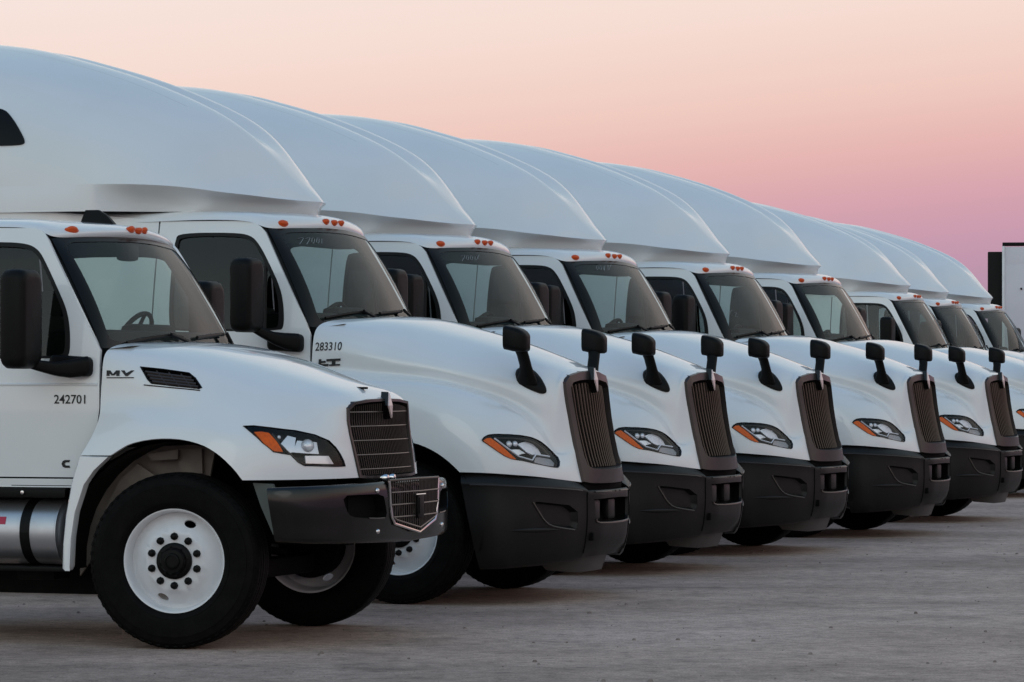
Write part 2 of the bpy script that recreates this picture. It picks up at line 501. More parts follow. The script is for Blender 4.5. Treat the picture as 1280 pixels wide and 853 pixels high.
# ------------------------------------------------------------------ shared truck pieces
def wheel_meshes():
    disc = [(.100, .108), (.176, .108), (.181, .100), (.20, .088), (.24, .056), (.262, .036), (.279, .030)]
    def w(r): return np.interp(r, [d[0] for d in disc], [d[1] for d in disc])
    class Disc:
        lu = lv = 1.; sgn = 1
        def at(s, u, v):
            r = np.hypot(u, v); return np.stack([u, -w(r), v], 1)
        def normal(s, u, v):
            r = np.maximum(np.hypot(u, v), 1e-6); k = (w(r + .004) - w(r - .004)) / .008
            n = np.stack([-k * u / r, -np.ones_like(r), -k * v / r], 1); n[:, 0] *= 1; n[:, [0, 2]] *= -1
            n = np.stack([-k * u / r * 1.0, -np.ones_like(r), -k * v / r * 1.0], 1)
            return n / np.linalg.norm(n, axis=1)[:, None]
    holes = [ellipse(0, 0, .1, .1, 40)]
    for ang in (69, 249):
        c = np.array([math.cos(R(ang)), math.sin(R(ang))]); t = np.array([-c[1], c[0]])
        holes.append([tuple(c * (.229 + .022 * math.cos(q)) + t * .036 * math.sin(q)) for q in np.linspace(0, 2 * math.pi, 24, endpoint=False)])
    rim = MB()
    panel(rim, Disc(), ellipse(0, 0, .279, .279, 72), holes, step=.022, thick=.01)
    rim.lathe([(.279, .029), (.284, .05), (.287, .09), (.291, .110), (.298, .119), (.306, .121), (.312, .115), (.313, .10), (.300, .098),
               (.292, .05), (.283, .02), (.280, -.05), (.292, -.09), (.304, -.115), (.300, -.119), (.288, -.10), (.272, -.05), (.268, .03)], 72)
    tyre = MB().lathe([(.300, -.118), (.318, -.134), (.36, -.144), (.42, -.144), (.465, -.137), (.492, -.126), (.507, -.112), (.511, -.104),
        (.512, -.076), (.500, -.074), (.500, -.066), (.513, -.064), (.513, -.034), (.500, -.032), (.500, -.022), (.514, -.02), (.514, .02),
        (.500, .022), (.500, .032), (.513, .034), (.513, .064), (.500, .066), (.500, .074), (.512, .076), (.511, .104), (.507, .112),
        (.492, .126), (.484, .130), (.482, .1335), (.465, .137), (.445, .1415), (.443, .1445), (.42, .1445), (.36, .144), (.342, .141), (.340, .1435),
        (.330, .1405), (.318, .134), (.305, .122), (.296, .105)], 96)
    # shallow lugs across the shoulder of the tread
    for k in range(60):
        a = 2 * math.pi * k / 60
        for sgn in (-1, 1):
            q = []
            for da, r_, ww in ((0, .5075, .112), (.045, .5075, .112), (.045, .495, .1265), (0, .495, .1265)):
                q.append(((r_ + .004) * math.cos(a + da), sgn * (ww + .002), (r_ + .004) * math.sin(a + da)))
            q2 = [(p[0] * .985, p[1] * .97, p[2] * .985) for p in q]
            tyre.loft([q2, q], 0, True, False, True)
    hub = MB().lathe([(.100, .02), (.107, .110), (.106, .122), (.100, .128), (.080, .132), (.074, .15), (.066, .158), (.048, .16), (.044, .172), (.036, .175), (.034, .166), (.0, .166)], 36)
    for k in range(8):
        a = R(45 * k + 10); hub.lathe([(.007, .128), (.007, .136), (0, .137)], 6, c=(.086 * math.cos(a), 0, .086 * math.sin(a)))
    nut = MB().lathe([(.023, .104), (.023, .115), (.020, .117), (.0185, .136), (.013, .142), (.006, .144), (0, .144)], 8)
    drum = MB().lathe([(.0, -.16), (.06, -.16), (.07, -.13), (.19, -.125), (.205, -.11), (.205, .02), (.10, .03)], 40)
    return rim, tyre, hub, nut, drum
_W = wheel_meshes()
_WHEEL_DATA = {}
def add_wheel(parent, loc, rotz, full_detail=True, dual=False):
    def data(key, mb, m):
        if key not in _WHEEL_DATA:
            o = mb.obj(key, m); _WHEEL_DATA[key] = o.data; bpy.data.objects.remove(o)
        return _WHEEL_DATA[key]
    def ob(name, d, par):
        o = bpy.data.objects.new(name, d); COL.objects.link(o); o.parent = par; return o
    w = ob('wheel', data('wheel', _W[0], 'white_steel'), parent)
    w.location = loc; w.rotation_euler = (0, 0, rotz)
    ob('tyre', data('tyre', _W[1], 'rubber'), w)
    if full_detail:
        ob('hub', data('hub', _W[2], 'black_plastic'), w)
        ob('brake_drum', data('brake_drum', _W[4], 'chassis'), w)
        for k in range(10):
            a = R(36 * k + 18 * 0 + 90)
            n = ob('lug_nut', data('lug_nut', _W[3], 'black_plastic'), w)
            n.location = (.143 * math.cos(a), 0, .143 * math.sin(a))
    return w

def dome(mb, c, ax, ay, az, n1=14, n2=5, m=0):
    """half ellipsoid: ax, ay tangent half axes (vectors), az the height (vector)"""
    c, ax, ay, az = (np.array(v, float) for v in (c, ax, ay, az))
    vs, fs = [], []
    for i in range(n2):
        ph = math.pi / 2 * i / n2
        for j in range(n1):
            t = 2 * math.pi * j / n1
            vs.append(c + (ax * math.cos(t) + ay * math.sin(t)) * math.cos(ph) + az * math.sin(ph))
    vs.append(c + az)
    for i in range(n2 - 1):
        for j in range(n1): fs.append((i * n1 + j, i * n1 + (j + 1) % n1, (i + 1) * n1 + (j + 1) % n1, (i + 1) * n1 + j))
    for j in range(n1): fs.append(((n2 - 1) * n1 + j, (n2 - 1) * n1 + (j + 1) % n1, n2 * n1))
    return mb.add(vs, fs, m)

def frame_at(surf, uv):
    P = surf.at(uv[:, 0], uv[:, 1]); N = surf.normal(uv[:, 0], uv[:, 1])
    return P, N
def markers(surf, proj, spots, parent):
    """amber marker lamps on the roof front; spots: (px, py, half width, half height, mirrored)"""
    for px, py, hw, hh, mir in spots:
        P, N = frame_at(surf, surf.inv([(px, py)], proj))
        p, n = P[0], N[0]
        if not mir and abs(p[1]) < .06: p = p * [1, 0, 1]; n = n * [1, 0, 1]
        side = np.cross(n, (0, 0, 1.)); side /= np.linalg.norm(side); up = np.cross(side, n)
        mb = MB()
        rim = []
        dome(mb, p + n * .004, side * hw, up * hh, n * .026)
        base = MB(); base.loft([[p - n * .006 + side * (hw * k) * math.cos(t) + up * (hh * k) * math.sin(t) for t in np.linspace(0, 2 * math.pi, 16, endpoint=False)]
                                for k in (1.22,)] + [[p + n * .006 + side * (hw * 1.16) * math.cos(t) + up * (hh * 1.2) * math.sin(t) for t in np.linspace(0, 2 * math.pi, 16, endpoint=False)]], 0, True, False, True)
        a = mb.obj('marker_light', 'marker_amber', parent); base.obj('marker_base', 'marker_amber', a)
        if mir == 'back':                            # the far one sits a little further round the roof corner
            mv = np.array([-.075, -.055, -.002])
            for q in (mb, base): q.v = [tuple(np.array(v) + mv) for v in q.v]
        if mir:
            b = mb.reflected().obj('marker_light', 'marker_amber', parent); base.reflected().obj('marker_base', 'marker_amber', b)

def rounded_loop(w, h, r, n=5):
    """rounded rectangle, centred, in 2-D"""
    out = []
    for cx, cy, a0 in ((w / 2 - r, h / 2 - r, 0), (-w / 2 + r, h / 2 - r, 90), (-w / 2 + r, -h / 2 + r, 180), (w / 2 - r, -h / 2 + r, 270)):
        for k in range(n): out.append((cx + r * math.cos(R(a0 + 90 * k / (n - 1))), cy + r * math.sin(R(a0 + 90 * k / (n - 1)))))
    return out
def door_mirror(parent, c, size, foot, arm_h):
    """mirror head with arm: c centre of the head, foot = point on the door"""
    dx, dy, dz = size
    hb = MB()
    loops = []
    for t, k, kx in ((-.5, .80, 0), (-.5, .90, 0), (-.35, .985, 0), (-.1, 1, 0), (.2, .99, .01), (.38, .93, .014), (.48, .82, .018), (.5, .68, .02)):
        L = rounded_loop(dy * (k if abs(t) < .49 or t > 0 else k), dz * (1 - (1 - k) * .55), .06)
        loops.append([(c[0] + t * dx, c[1] + a, c[2] + b) for a, b in L])
    hb.loft(loops, 0, True, True, True)
    h = hb.obj('mirror', 'black_plastic', parent, sharp=50)
    g = MB(); L = rounded_loop(dy * .78, dz * .86, .04)
    g.loft([[(c[0] - dx * .5 - .004, c[1] + a, c[2] + b) for a, b in L], [(c[0] - dx * .5 + .006, c[1] + a, c[2] + b) for a, b in L]], 0, True, True, True)
    g.obj('mirror_glass', 'chrome', h)
    a = MB(); L = []
    f0 = np.array(foot, float); f1 = np.array([c[0] + dx * .1, c[1] + dy * .2, c[2] - dz * .5 + .04])
    for t, hh, ww in ((0, arm_h, .16), (.1, arm_h * 1.02, .17), (.3, arm_h * .95, .15), (.55, arm_h * .72, .11), (.8, arm_h * .6, .09), (1, arm_h * .6, .08)):
        p = f0 + (f1 - f0) * t + np.array([0, 0, -.03 * math.sin(math.pi * t)])
        rl = rounded_loop(ww, hh, min(ww, hh) * .3, 4)
        d = (f1 - f0); d /= np.linalg.norm(d); sx = np.array([d[1], -d[0], 0]); sx /= np.linalg.norm(sx)
        L.append([tuple(p + sx * q[0] * .6 + np.array([0, 0, q[1]])) for q in rl])
    a.loft(L, 0, True, True, True)
    # mounting pad on the door
    pl = rounded_loop(.27, arm_h * 1.05, .035, 4)
    a.loft([[(foot[0] - .10 + q[0] * k, foot[1] + yy, foot[2] + q[1] * k - q[0] * .06) for q in pl] for yy, k in ((.03, 1.), (-.03, 1.), (-.05, .93), (-.058, .8))], 0, True, True, True)
    a.obj('arm', 'black_plastic', h, sharp=50)
    return h
def both_mirrors(parent, c, size, foot, arm_h):
    a = door_mirror(parent, c, size, foot, arm_h)
    b = MBfrom(a).reflected().obj('mirror', 'black_plastic', parent, sharp=50)
    for ch in a.children:
        MBfrom(ch).reflected().obj(ch.name.split('.')[0], [m.name for m in ch.data.materials], b, sharp=50)
def MBfrom(o):
    mb = MB(); me = o.data
    mb.add([tuple(v.co) for v in me.vertices], [tuple(p.vertices) for p in me.polygons]); mb.m = [p.material_index for p in me.polygons]
    return mb

def headlight(hood, proj, outline, amber, details, parent, depth=.075, mask=None):
    """lamp set into a hole of the hood; details: list of (name, loop, offset, material, kind)"""
    uv = hood.inv(outline, proj, mask)
    res = []
    housing = MB()
    sc = np.array([hood.lu, hood.lv])
    o = resample(uv * sc, .02) / sc
    P, N = hood.at(o[:, 0], o[:, 1]), hood.normal(o[:, 0], o[:, 1])
    axis = N.mean(0); axis /= np.linalg.norm(axis)
    inner = scale_loop(uv, .97)
    q = resample(inner * sc, .02) / sc
    n = len(o)
    c = P.mean(0)
    L0 = P - N * .004 + (P - c) * .012 + N * .008; L1 = P - N * .004 - (P - c) * .03; L2 = P - axis * depth * .55 - (P - c) * .05; L3 = P - axis * depth - (P - c) * .12
    housing.loft([L0 - N * .02, L0, L1 + N * .004, L1, L2, L3], 0, True, False, True)
    hs = pair(housing, 'headlight', 'lamp_black', parent, sharp=30)
    lens = MB(); panel(lens, hood, scale_loop(uv, .975), step=.03, off=-.004, thick=0)
    lens.obj('lens', 'lens', hs[0]); lens.reflected().obj('lens', 'lens', hs[1])
    for nm, loop, off, mt, kind in details:
        mb = MB()
        if kind == 'panel':
            panel(mb, hood, hood.inv(loop, proj, mask), step=.025, off=off, thick=.012)
        elif kind == 'strip':
            p3 = on(hood, loop, proj, off, mask); mb.tube(p3, .0065, n=6)
        elif kind == 'ball':
            p3 = on(hood, [loop[0]], proj, off, mask)[0]; r_ = loop[1]
            nn = axis; sd_ = np.cross(nn, (0, 0, 1.)); sd_ /= np.linalg.norm(sd_); up = np.cross(sd_, nn)
            dome(mb, p3, sd_ * r_, up * r_, nn * r_ * .7, 16, 6)
        mb.obj(nm, mt, hs[0]); mb.reflected().obj(nm, mt, hs[1])
    return uv

def seat(parent, x, y, z):
    s = MB(); s.box((x, y, z + .06), (.48, .5, .14), bev=.05)
    s.box((x - .22, y, z + .40), (.14, .48, .66), rot=Matrix.Rotation(R(-8), 3, 'Y'), bev=.05)
    s.box((x - .27, y, z + .80), (.10, .28, .18), bev=.04)
    s.box((x, y, z - .16), (.30, .34, .34), bev=.02)
    return s.obj('seat', 'fabric', parent)
def steering_wheel(parent, c):
    s = MB(); t = R(62)
    def P(a, r_): 
        u = np.array([math.sin(t) * 0 + math.cos(t), 0, math.sin(t)]) ; v = np.array([0, 1, 0])
        return tuple(np.array(c) + u * math.sin(a) * r_ + v * math.cos(a) * r_)
    s.tube([P(2 * math.pi * k / 28, .23) for k in range(29)], .016, n=6, cap=False)
    for a in (R(90), R(210), R(330)): s.tube([P(a, .04), P(a, .22)], .014, n=6)
    s.tube([c, (c[0] + .3, c[1], c[2] - .22)], .035, n=8)
    return s.obj('steering_wheel', 'black_plastic', parent)

def wiper(parent, surf, proj, blade, arm, lift=.02):
    b = on(surf, blade, proj, lift)
    s = MB(); s.tube(b, .010, n=6, flat=1.3)
    w = s.obj('wiper', 'black_plastic', parent)
    a = on(surf, arm, proj, lift + .022); MB().tube(a, [.012] * len(a), n=6).obj('arm', 'black_plastic', w)
    return w
def frit_ring(parent, surf, du, dv0, dv1, name='windshield_border'):
    outer = [(0.0, 0.0), (1, 0), (1, 1), (0, 1)]
    inner = smooth_loop([(du, dv0), (1 - du, dv0), (1 - du, 1 - dv1), (du, 1 - dv1)], 0)
    r_ = .06; pts = []
    for cx, cy, a0 in ((1 - du - r_, 1 - dv1 - r_, 0), (du + r_, 1 - dv1 - r_, 90), (du + r_, dv0 + r_, 180), (1 - du - r_, dv0 + r_, 270)):
        for k in range(5): pts.append((cx + r_ * math.cos(R(a0 + 22.5 * k)), cy + r_ * math.sin(R(a0 + 22.5 * k))))
    mb = MB(); panel(mb, surf, outer, [pts], step=.05, off=.004, thick=.006)
    return mb.obj(name, 'frit', parent)
def arch_liner(parent, cx, cz, r_, y0, y1, a0=-10, a1=190):
    mb = MB(); rows = []
    for y in (y0, y1): rows.append([(cx + r_ * math.cos(R(a)), y, cz + r_ * math.sin(R(a))) for a in range(a0, a1 + 1, 10)])
    rows2 = [[(p[0] + (p[0] - cx) * .02, p[1], p[2] + .012) for p in r] for r in rows]
    mb.loft(rows, 0, False); mb.loft(rows2, 0, False)
    pair(mb, 'wheel_arch_liner', 'black_plastic', parent, fix=False)
def grille(parent, half_loops, n_v, n_h, bar_mat, bar_r, y_in, zx, frame_mat='bronze_plastic', bow=.03, name='grille', hr=.006):
    """surround made of closed loops (right halves, top centre to bottom centre) and separate bars"""
    def close(h): return [tuple(p) for p in h] + [(x, -y, z) for x, y, z in h[-2:0:-1]]
    loops = [close(h) for h in half_loops]
    g = MB().loft(loops, 0, True).obj(name, frame_mat, parent, sharp=28)
    back = MB().loft([loops[-1], [(x - .01, y * .9, (z - 1.2) * .9 + 1.2) for x, y, z in loops[-1]]], 0, True, False, True)
    back.obj('backing', 'dark', g)
    zs, xs = zx
    z0, z1 = zs[0], zs[-1]
    bar_data = {}
    for k in range(n_v):
        t = -1 + 2 * (k + .5) / n_v
        path = []
        for i in range(9):
            z = z0 + (z1 - z0) * i / 8
            yw = np.interp(z, [min(z0, z1), max(z0, z1)], [y_in[1], y_in[0]])
            path.append((np.interp(-z, [-q for q in zs], xs) + bow * (1 - t * t), t * yw, z - (.03 * t * t if i == 0 else 0)))
        MB().tube(path, bar_r, n=6, flat=1.0).obj('bar', bar_mat, g)
    for k in range(n_h):
        z = z0 + (z1 - z0) * (k + .6) / n_h
        yw = np.interp(z, [min(z0, z1), max(z0, z1)], [y_in[1], y_in[0]])
        path = [(np.interp(-z, [-q for q in zs], xs) + bow * (1 - t * t) + hr, t * yw, z + .012 * t * t * 0) for t in np.linspace(-1, 1, 9)]
        MB().tube(path, hr, n=6, flat=1.0).obj('cross_bar', 'row_metal', g)
    return g
def emblem(parent, c, tilt, h=.15, w=.058):
    mb = MB(); rot = Matrix.Rotation(tilt, 3, 'Y')
    def P(a, b, d): return tuple(Vector(c) + rot @ Vector((d, a, b)))
    k = [(0, h / 2), (w / 2, 0), (0, -h / 2), (-w / 2, 0)]
    mb.loft([[P(a, b, -.006) for a, b in k], [P(a, b, .006) for a, b in k], [P(a * .1, b * .1, .016) for a, b in k]], 0, True, True, True)
    o = mb.obj('emblem', 'emblem_metal', parent, sharp=10)
    b = MB(); b.loft([[P(a * 1.25, bb * 1.12 + .006, -.05) for a, bb in k], [P(a * 1.16, bb * 1.08 + .002, -.003) for a, bb in k]], 0, True, True, True)
    b.obj('emblem_base', 'black_gloss', parent, sharp=10)
    return o

# ------------------------------------------------------------------ ground
def build_ground():
    mb = MB()
    xs = [-2500, -400, -60, 60, 400, 2500]; ys = [-400, -60, 10, 70, 300, 900, 4000]
    vs = [(x, y, 0) for y in ys for x in xs]; k = len(xs)
    mb.add(vs, [(j * k + i, j * k + i + 1, (j + 1) * k + i + 1, (j + 1) * k + i) for j in range(len(ys) - 1) for i in range(k - 1)])
    m = bpy.data.materials.new('worn_concrete'); m.use_nodes = True; MATS['worn_concrete'] = m
    n, l = m.node_tree.nodes, m.node_tree.links; b = n['Principled BSDF']
    tc = n.new('ShaderNodeTexCoord')
    def noise(scale, detail=6, stretch=None, rough=.55):
        t = n.new('ShaderNodeTexNoise'); t.inputs['Scale'].default_value = scale; t.inputs['Detail'].default_value = detail; t.inputs['Roughness'].default_value = rough
        if stretch:
            mp = n.new('ShaderNodeMapping'); mp.inputs['Scale'].default_value = stretch; mp.inputs['Rotation'].default_value = (0, 0, R(-14))
            l.new(tc.outputs['Object'], mp.inputs[0]); l.new(mp.outputs[0], t.inputs['Vector'])
        else: l.new(tc.outputs['Object'], t.inputs['Vector'])
        return t.outputs[0]
    def ramp(src, stops):
        r_ = n.new('ShaderNodeValToRGB'); l.new(src, r_.inputs[0])
        while len(r_.color_ramp.elements) < len(stops): r_.color_ramp.elements.new(.5)
        for e, (p, c) in zip(r_.color_ramp.elements, stops): e.position = p; e.color = (*c, 1) if len(c) == 3 else (c[0],) * 3 + (1,)
        return r_.outputs[0]
    def mixc(mode, fac, a, b_):
        x = n.new('ShaderNodeMixRGB'); x.blend_type = mode
        for i, v in (('Fac', fac), ('Color1', a), ('Color2', b_)):
            if isinstance(v, (int, float)): x.inputs[i].default_value = v
            else: l.new(v, x.inputs[i])
        return x.outputs[0]
    base = ramp(noise(.35), [(.25, (.34, .235, .187)), (.5, (.45, .322, .262)), (.75, (.56, .41, .34))])
    streak = ramp(noise(1.7, 9, None, .72), [(.30, (.55,)), (.48, (.95,)), (.70, (1.25,))])
    tracks = ramp(noise(.5, 4, (.14, .8, 1)), [(.34, (.58,)), (.5, (1.,)), (.8, (1.15,))])
    grit = ramp(noise(11, 6, None, .7), [(.28, (.45,)), (.47, (1.,)), (.75, (1.45,))])
    grain = ramp(noise(70, 3), [(.3, (.5,)), (.55, (1.05,)), (.8, (1.8,))])
    spots = ramp(noise(.9, 7, None, .65), [(.30, (.5,)), (.40, (1.,)), (1, (1.,))])
    c = mixc('MULTIPLY', .85, base, streak); c = mixc('MULTIPLY', .8, c, tracks); c = mixc('MULTIPLY', .85, c, grit); c = mixc('MULTIPLY', .7, c, grain); c = mixc('MULTIPLY', .7, c, spots)
    l.new(c, b.inputs['Base Color'])
    b.inputs['Roughness'].default_value = .8; b.inputs['Specular IOR Level'].default_value = .25
    bp = n.new('ShaderNodeBump'); bp.inputs['Strength'].default_value = .55; bp.inputs['Distance'].default_value = .012
    add = n.new('ShaderNodeMath'); add.operation = 'ADD'; l.new(noise(35, 5), add.inputs[0]); l.new(noise(6, 4), add.inputs[1])
    l.new(add.outputs[0], bp.inputs['Height']); l.new(bp.outputs[0], b.inputs['Normal'])
    g = mb.obj('ground', 'worn_concrete', fix=False)
    tag(g, 'worn grey brown concrete yard under the trucks', 'ground', kind='structure')
build_ground()

def build_pebbles():
    mb = MB(); rnd = random.Random(9)
    for k in range(420):
        y = 17 + 26 * rnd.random() ** 1.6; x = (rnd.random() - .45) * y * .32
        r_ = .005 + .012 * rnd.random() ** 4
        q = [(x + r_ * math.cos(a) * (.7 + .6 * rnd.random()), y + r_ * math.sin(a) * (.7 + .6 * rnd.random())) for a in np.linspace(0, 2 * math.pi, 6, endpoint=False)]
        mb.loft([[(a, b, 0) for a, b in q], [(x + (a - x) * .6, y + (b - y) * .6, r_ * .9) for a, b in q]], 0, True, False, True)
    mat('pebble', (.17, .135, .115), .85, noise=(3, .9, (.32, .27, .235)))
    tag(mb.obj('loose_gravel', 'pebble'), 'scattered small stones lying on the concrete yard', 'gravel', kind='stuff')
build_pebbles()

# ------------------------------------------------------------------ the sleeper truck (front axle behind x = 0, x forward, y left)
def xs(x, *yz): return [(x, y, z) for y, z in yz]
def make_sleeper_truck():
    T = empty('sleeper_truck', (0, 0, 0))
    # --- hood with fenders
    H = [
        [(-1.38, 0, 2.075), (-1.39, -.4, 2.07), (-1.43, -.75, 2.055), (-1.50, -.955, 2.01), (-1.515, -1.03, 1.89), (-1.515, -1.055, 1.73), (-1.515, -1.075, 1.63), (-1.515, -1.10, 1.50), (-1.515, -1.12, 1.25), (-1.515, -1.13, .95)],
        xs(-1.14, (0, 2.088), (-.42, 2.073), (-.77, 2.02), (-.945, 1.925), (-1.03, 1.795), (-1.03, 1.675), (-1.11, 1.615), (-1.185, 1.50), (-1.205, 1.25), (-1.205, .95)),
        xs(-.75, (0, 2.02), (-.38, 1.995), (-.67, 1.94), (-.86, 1.845), (-.97, 1.725), (-.962, 1.635), (-1.09, 1.602), (-1.185, 1.49), (-1.215, 1.25), (-1.215, .95)),
        xs(-.40, (0, 1.925), (-.34, 1.90), (-.59, 1.845), (-.77, 1.755), (-.88, 1.65), (-.868, 1.57), (-1.02, 1.552), (-1.155, 1.44), (-1.213, 1.22), (-1.215, .955)),
        xs(-.10, (0, 1.825), (-.30, 1.80), (-.5, 1.745), (-.64, 1.66), (-.735, 1.555), (-.733, 1.458), (-.89, 1.442), (-1.06, 1.34), (-1.145, 1.15), (-1.165, .95)),
        xs(.08, (0, 1.755), (-.27, 1.735), (-.45, 1.685), (-.56, 1.60), (-.64, 1.465), (-.652, 1.325), (-.78, 1.308), (-.93, 1.215), (-1.035, 1.07), (-1.06, .935)),
        [(.17, 0, 1.715), (.17, -.24, 1.70), (.17, -.41, 1.655), (.165, -.49, 1.58), (.165, -.54, 1.41), (.17, -.585, 1.19), (.172, -.67, 1.15), (.176, -.775, 1.09), (.185, -.85, 1.0), (.195, -.865, .917)],
        [(.205, 0, 1.698), (.205, -.22, 1.688), (.2, -.405, 1.65), (.192, -.478, 1.585), (.203, -.492, 1.42), (.223, -.51, 1.13), (.235, -.55, 1.07), (.25, -.60, 1.025), (.265, -.64, .965), (.275, -.65, .893)],
        [(.24, 0, 1.675), (.236, -.20, 1.67), (.224, -.385, 1.645), (.214, -.452, 1.60), (.228, -.442, 1.46), (.275, -.425, 1.19), (.295, -.425, 1.09), (.31, -.42, 1.02), (.325, -.42, .95), (.343, -.42, .87)],
    ]
    hood = Surf(H, tight=.95, ref=(-.7, 0, 1.2))
    near = lambda p: p[:, 1] < -.2
    arc = [(-.788 + .665 * math.cos(a), .512 + .665 * math.sin(a)) for a in np.linspace(R(41.5), R(138.5), 22)]
    auv = hood.inv(arc, XZ, lambda p: (p[:, 1] < -1.1))
    hl = zoom([(133, 165), (165, 125), (220, 95), (300, 85), (420, 88), (560, 95), (700, 110), (820, 140), (920, 190), (1000, 255), (1070, 320), (1140, 390),
               (1165, 450), (1160, 510), (1140, 532), (1080, 525), (950, 500), (800, 470), (700, 445), (600, 430), (520, 415), (430, 375), (330, 310), (230, 240), (150, 185)], 10.667, 590, 535)
    Z = lambda pts: zoom(pts, 10.667, 590, 535)
    det = [('turn_signal', Z([(150, 168), (195, 135), (250, 130), (300, 165), (420, 255), (520, 345), (590, 405), (605, 428), (540, 420), (430, 370), (320, 295), (220, 228)]), -.010, 'amber', 'panel'),
           ('trim_strip', Z([(300, 132), (500, 280), (640, 378), (820, 428), (868, 348), (960, 362), (1050, 375)]), -.012, 'reflector', 'strip'),
           ('trim_strip', Z([(310, 128), (560, 130), (720, 148), (850, 190), (960, 270), (1040, 360)]), -.014, 'bar_metal', 'strip'),
           ('reflector_bowl', Z([(640, 200), (760, 165), (860, 205), (930, 270), (965, 335), (850, 345), (770, 310)]), -.030, 'reflector', 'panel'),
           ('reflector_bowl', Z([(515, 285), (660, 280), (740, 330), (625, 362)]), -.022, 'projector', 'panel'),
           ('lower_reflector', Z([(880, 385), (1080, 400), (1130, 450), (1120, 500), (990, 480), (860, 450)]), -.024, 'dim_reflector', 'panel'),
           ('projector', (Z([(522, 195)])[0], .024), -.034, 'projector', 'ball'),
           ('projector', (Z([(612, 190)])[0], .022), -.036, 'reflector', 'ball')]
    hluv = hood.inv(hl, PX_LT, near)
    outer = [(0, 0), (1, 0), (1, 1)] + [tuple(q) for q in np.stack([np.linspace(1, auv[0, 0], 6)[1:-1], np.ones(4)], 1)]
    outer += [(auv[0, 0], 1)] + [tuple(q) for q in auv[1:-1]] + [(auv[-1, 0], 1), (0, 1)]
    hb = MB(); panel(hb, hood, outer, [hluv], step=.042, thick=.014, front=0, back=1)
    hb.mirror().obj('hood', ['white_paint', 'dark'], T)
    headlight(hood, PX_LT, hl, None, det, T, mask=near)
    arch_liner(T, -.788, .512, .655, -.62, -1.19)
    # --- grille
    L0 = [(.225, 0, 1.682), (.221, -.20, 1.677), (.209, -.392, 1.65), (.199, -.460, 1.60), (.211, -.454, 1.50), (.235, -.442, 1.35), (.265, -.433, 1.18), (.30, -.428, 1.02), (.328, -.425, .868), (.36, -.37, .858), (.39, -.2, .852), (.40, 0, .85)]
    L1 = [(x + .032, y * .975, z - .008 if z > 1.3 else z + .006) for x, y, z in L0]
    L2 = [(.262, 0, 1.615), (.258, -.20, 1.611), (.254, -.35, 1.594), (.254, -.397, 1.555), (.262, -.395, 1.49), (.284, -.382, 1.345), (.314, -.37, 1.18), (.344, -.367, 1.06), (.372, -.355, .985), (.398, -.29, .966), (.425, -.17, .96), (.435, 0, .958)]
    L3 = [(x - .085, y * .985, z - .01 if z > 1.5 else z + .012) for x, y, z in L2]
    g = grille(T, [L0, L1, L2, L3], 14, 0, 'bar_metal', .0092, (.375, .345), ([1.59, 1.34, 1.18, 1.06, .975], [.205, .24, .275, .303, .33]), bow=.035)
    emblem(g, (.300, 0, 1.612), R(-8), .175, .064)
    # --- bumper: two corner skins and the centre piece
    plan = [(-.295, -1.208), (-.10, -1.185), (.06, -1.105), (.17, -.985), (.26, -.83), (.335, -.65), (.38, -.50), (.40, -.44)]
    rows = [(.050, .955, .845), (.006, .892, .818), (0, .86, .785), (.0, .66, .64), (.012, .47, .47), (.045, .30, .345), (.075, .262, .31)]
    net = []
    for i, (x, y) in enumerate(plan):
        a = plan[max(i - 1, 0)]; b = plan[min(i + 1, len(plan) - 1)]
        d = np.array([b[0] - a[0], b[1] - a[1]]); d /= np.linalg.norm(d); nn = np.array([d[1], -d[0]])
        t = i / (len(plan) - 1); st = []
        for dd, z0, z1 in rows:
            z = z0 + (z1 - z0) * t ** 1.5
            sh = (.955 - z) / .69 * .143 * max(0, 1 - t * 3.0)
            st.append((x - nn[0] * dd + sh, y - nn[1] * dd, z))
        net.append(st)
    bs = Surf(net, ref=(-.5, 0, .6))
    pocket = smooth_loop([(666, 627), (680, 628), (722, 633), (723, 661), (715, 661.5), (688, 657), (679, 650)], 1)
    puv = bs.loop(pocket, PX_LT, near)
    bb = MB(); panel(bb, bs, [(0, 0), (1, 0), (1, 1), (0, 1)], [puv], step=.05, thick=.02)
    pk = MB(); pl = bs.at(puv[:, 0], puv[:, 1]); nl = bs.normal(puv[:, 0], puv[:, 1]); pc = pl.mean(0)
    pk.loft([pl - nl * .002, pl - nl * .03 - (pl - pc) * .08, pl - nl * .042 - (pl - pc) * .16], 0, True, False, True)
    gr = MB(); e = bs.at(np.linspace(.18, .72, 16), np.full(16, .66)); en = bs.normal(np.linspace(.18, .72, 16), np.full(16, .66))
    gr.tube(e + en * .001, [.001 + .010 * math.sin(math.pi * k / 15) for k in range(16)], n=8, flat=1.6)
    el = MB(); eu = np.linspace(.02, .93, 40); ep = bs.at(eu, np.full(40, .20)); en2 = bs.normal(eu, np.full(40, .20)); el.tube(ep + en2 * .001, .0065, n=6)
    pkl = MB(); pkl.tube(on(bs, smooth_loop([(666, 628), (673, 640), (680, 651), (688, 657.5), (702, 660.5), (718, 662.5)], 1, False), PX_LT, .0015, near), .0065, n=6)
    cplan = [(.392, -.432), (.432, -.33), (.452, -.2), (.457, 0)]
    crow = [(.075, .800), (.03, .812), (.004, .803), (0, .775), (0, .73), (0, .60), (.004, .50), (.035, .40), (.10, .325)]
    cs = Surf(full([[(x - d * (1 if i > 0 else .6), y * (1 - d * .25), z) for i, (x, y) in enumerate(cplan)] for d, z in crow]), ref=(0, 0, .6))
    oz = cs.inv([(-.36, .745), (-.1, .75), (.1, .75), (.36, .745), (.345, .60), (.30, .575), (.1, .57), (-.1, .57), (-.30, .575), (-.345, .60)], YZ)
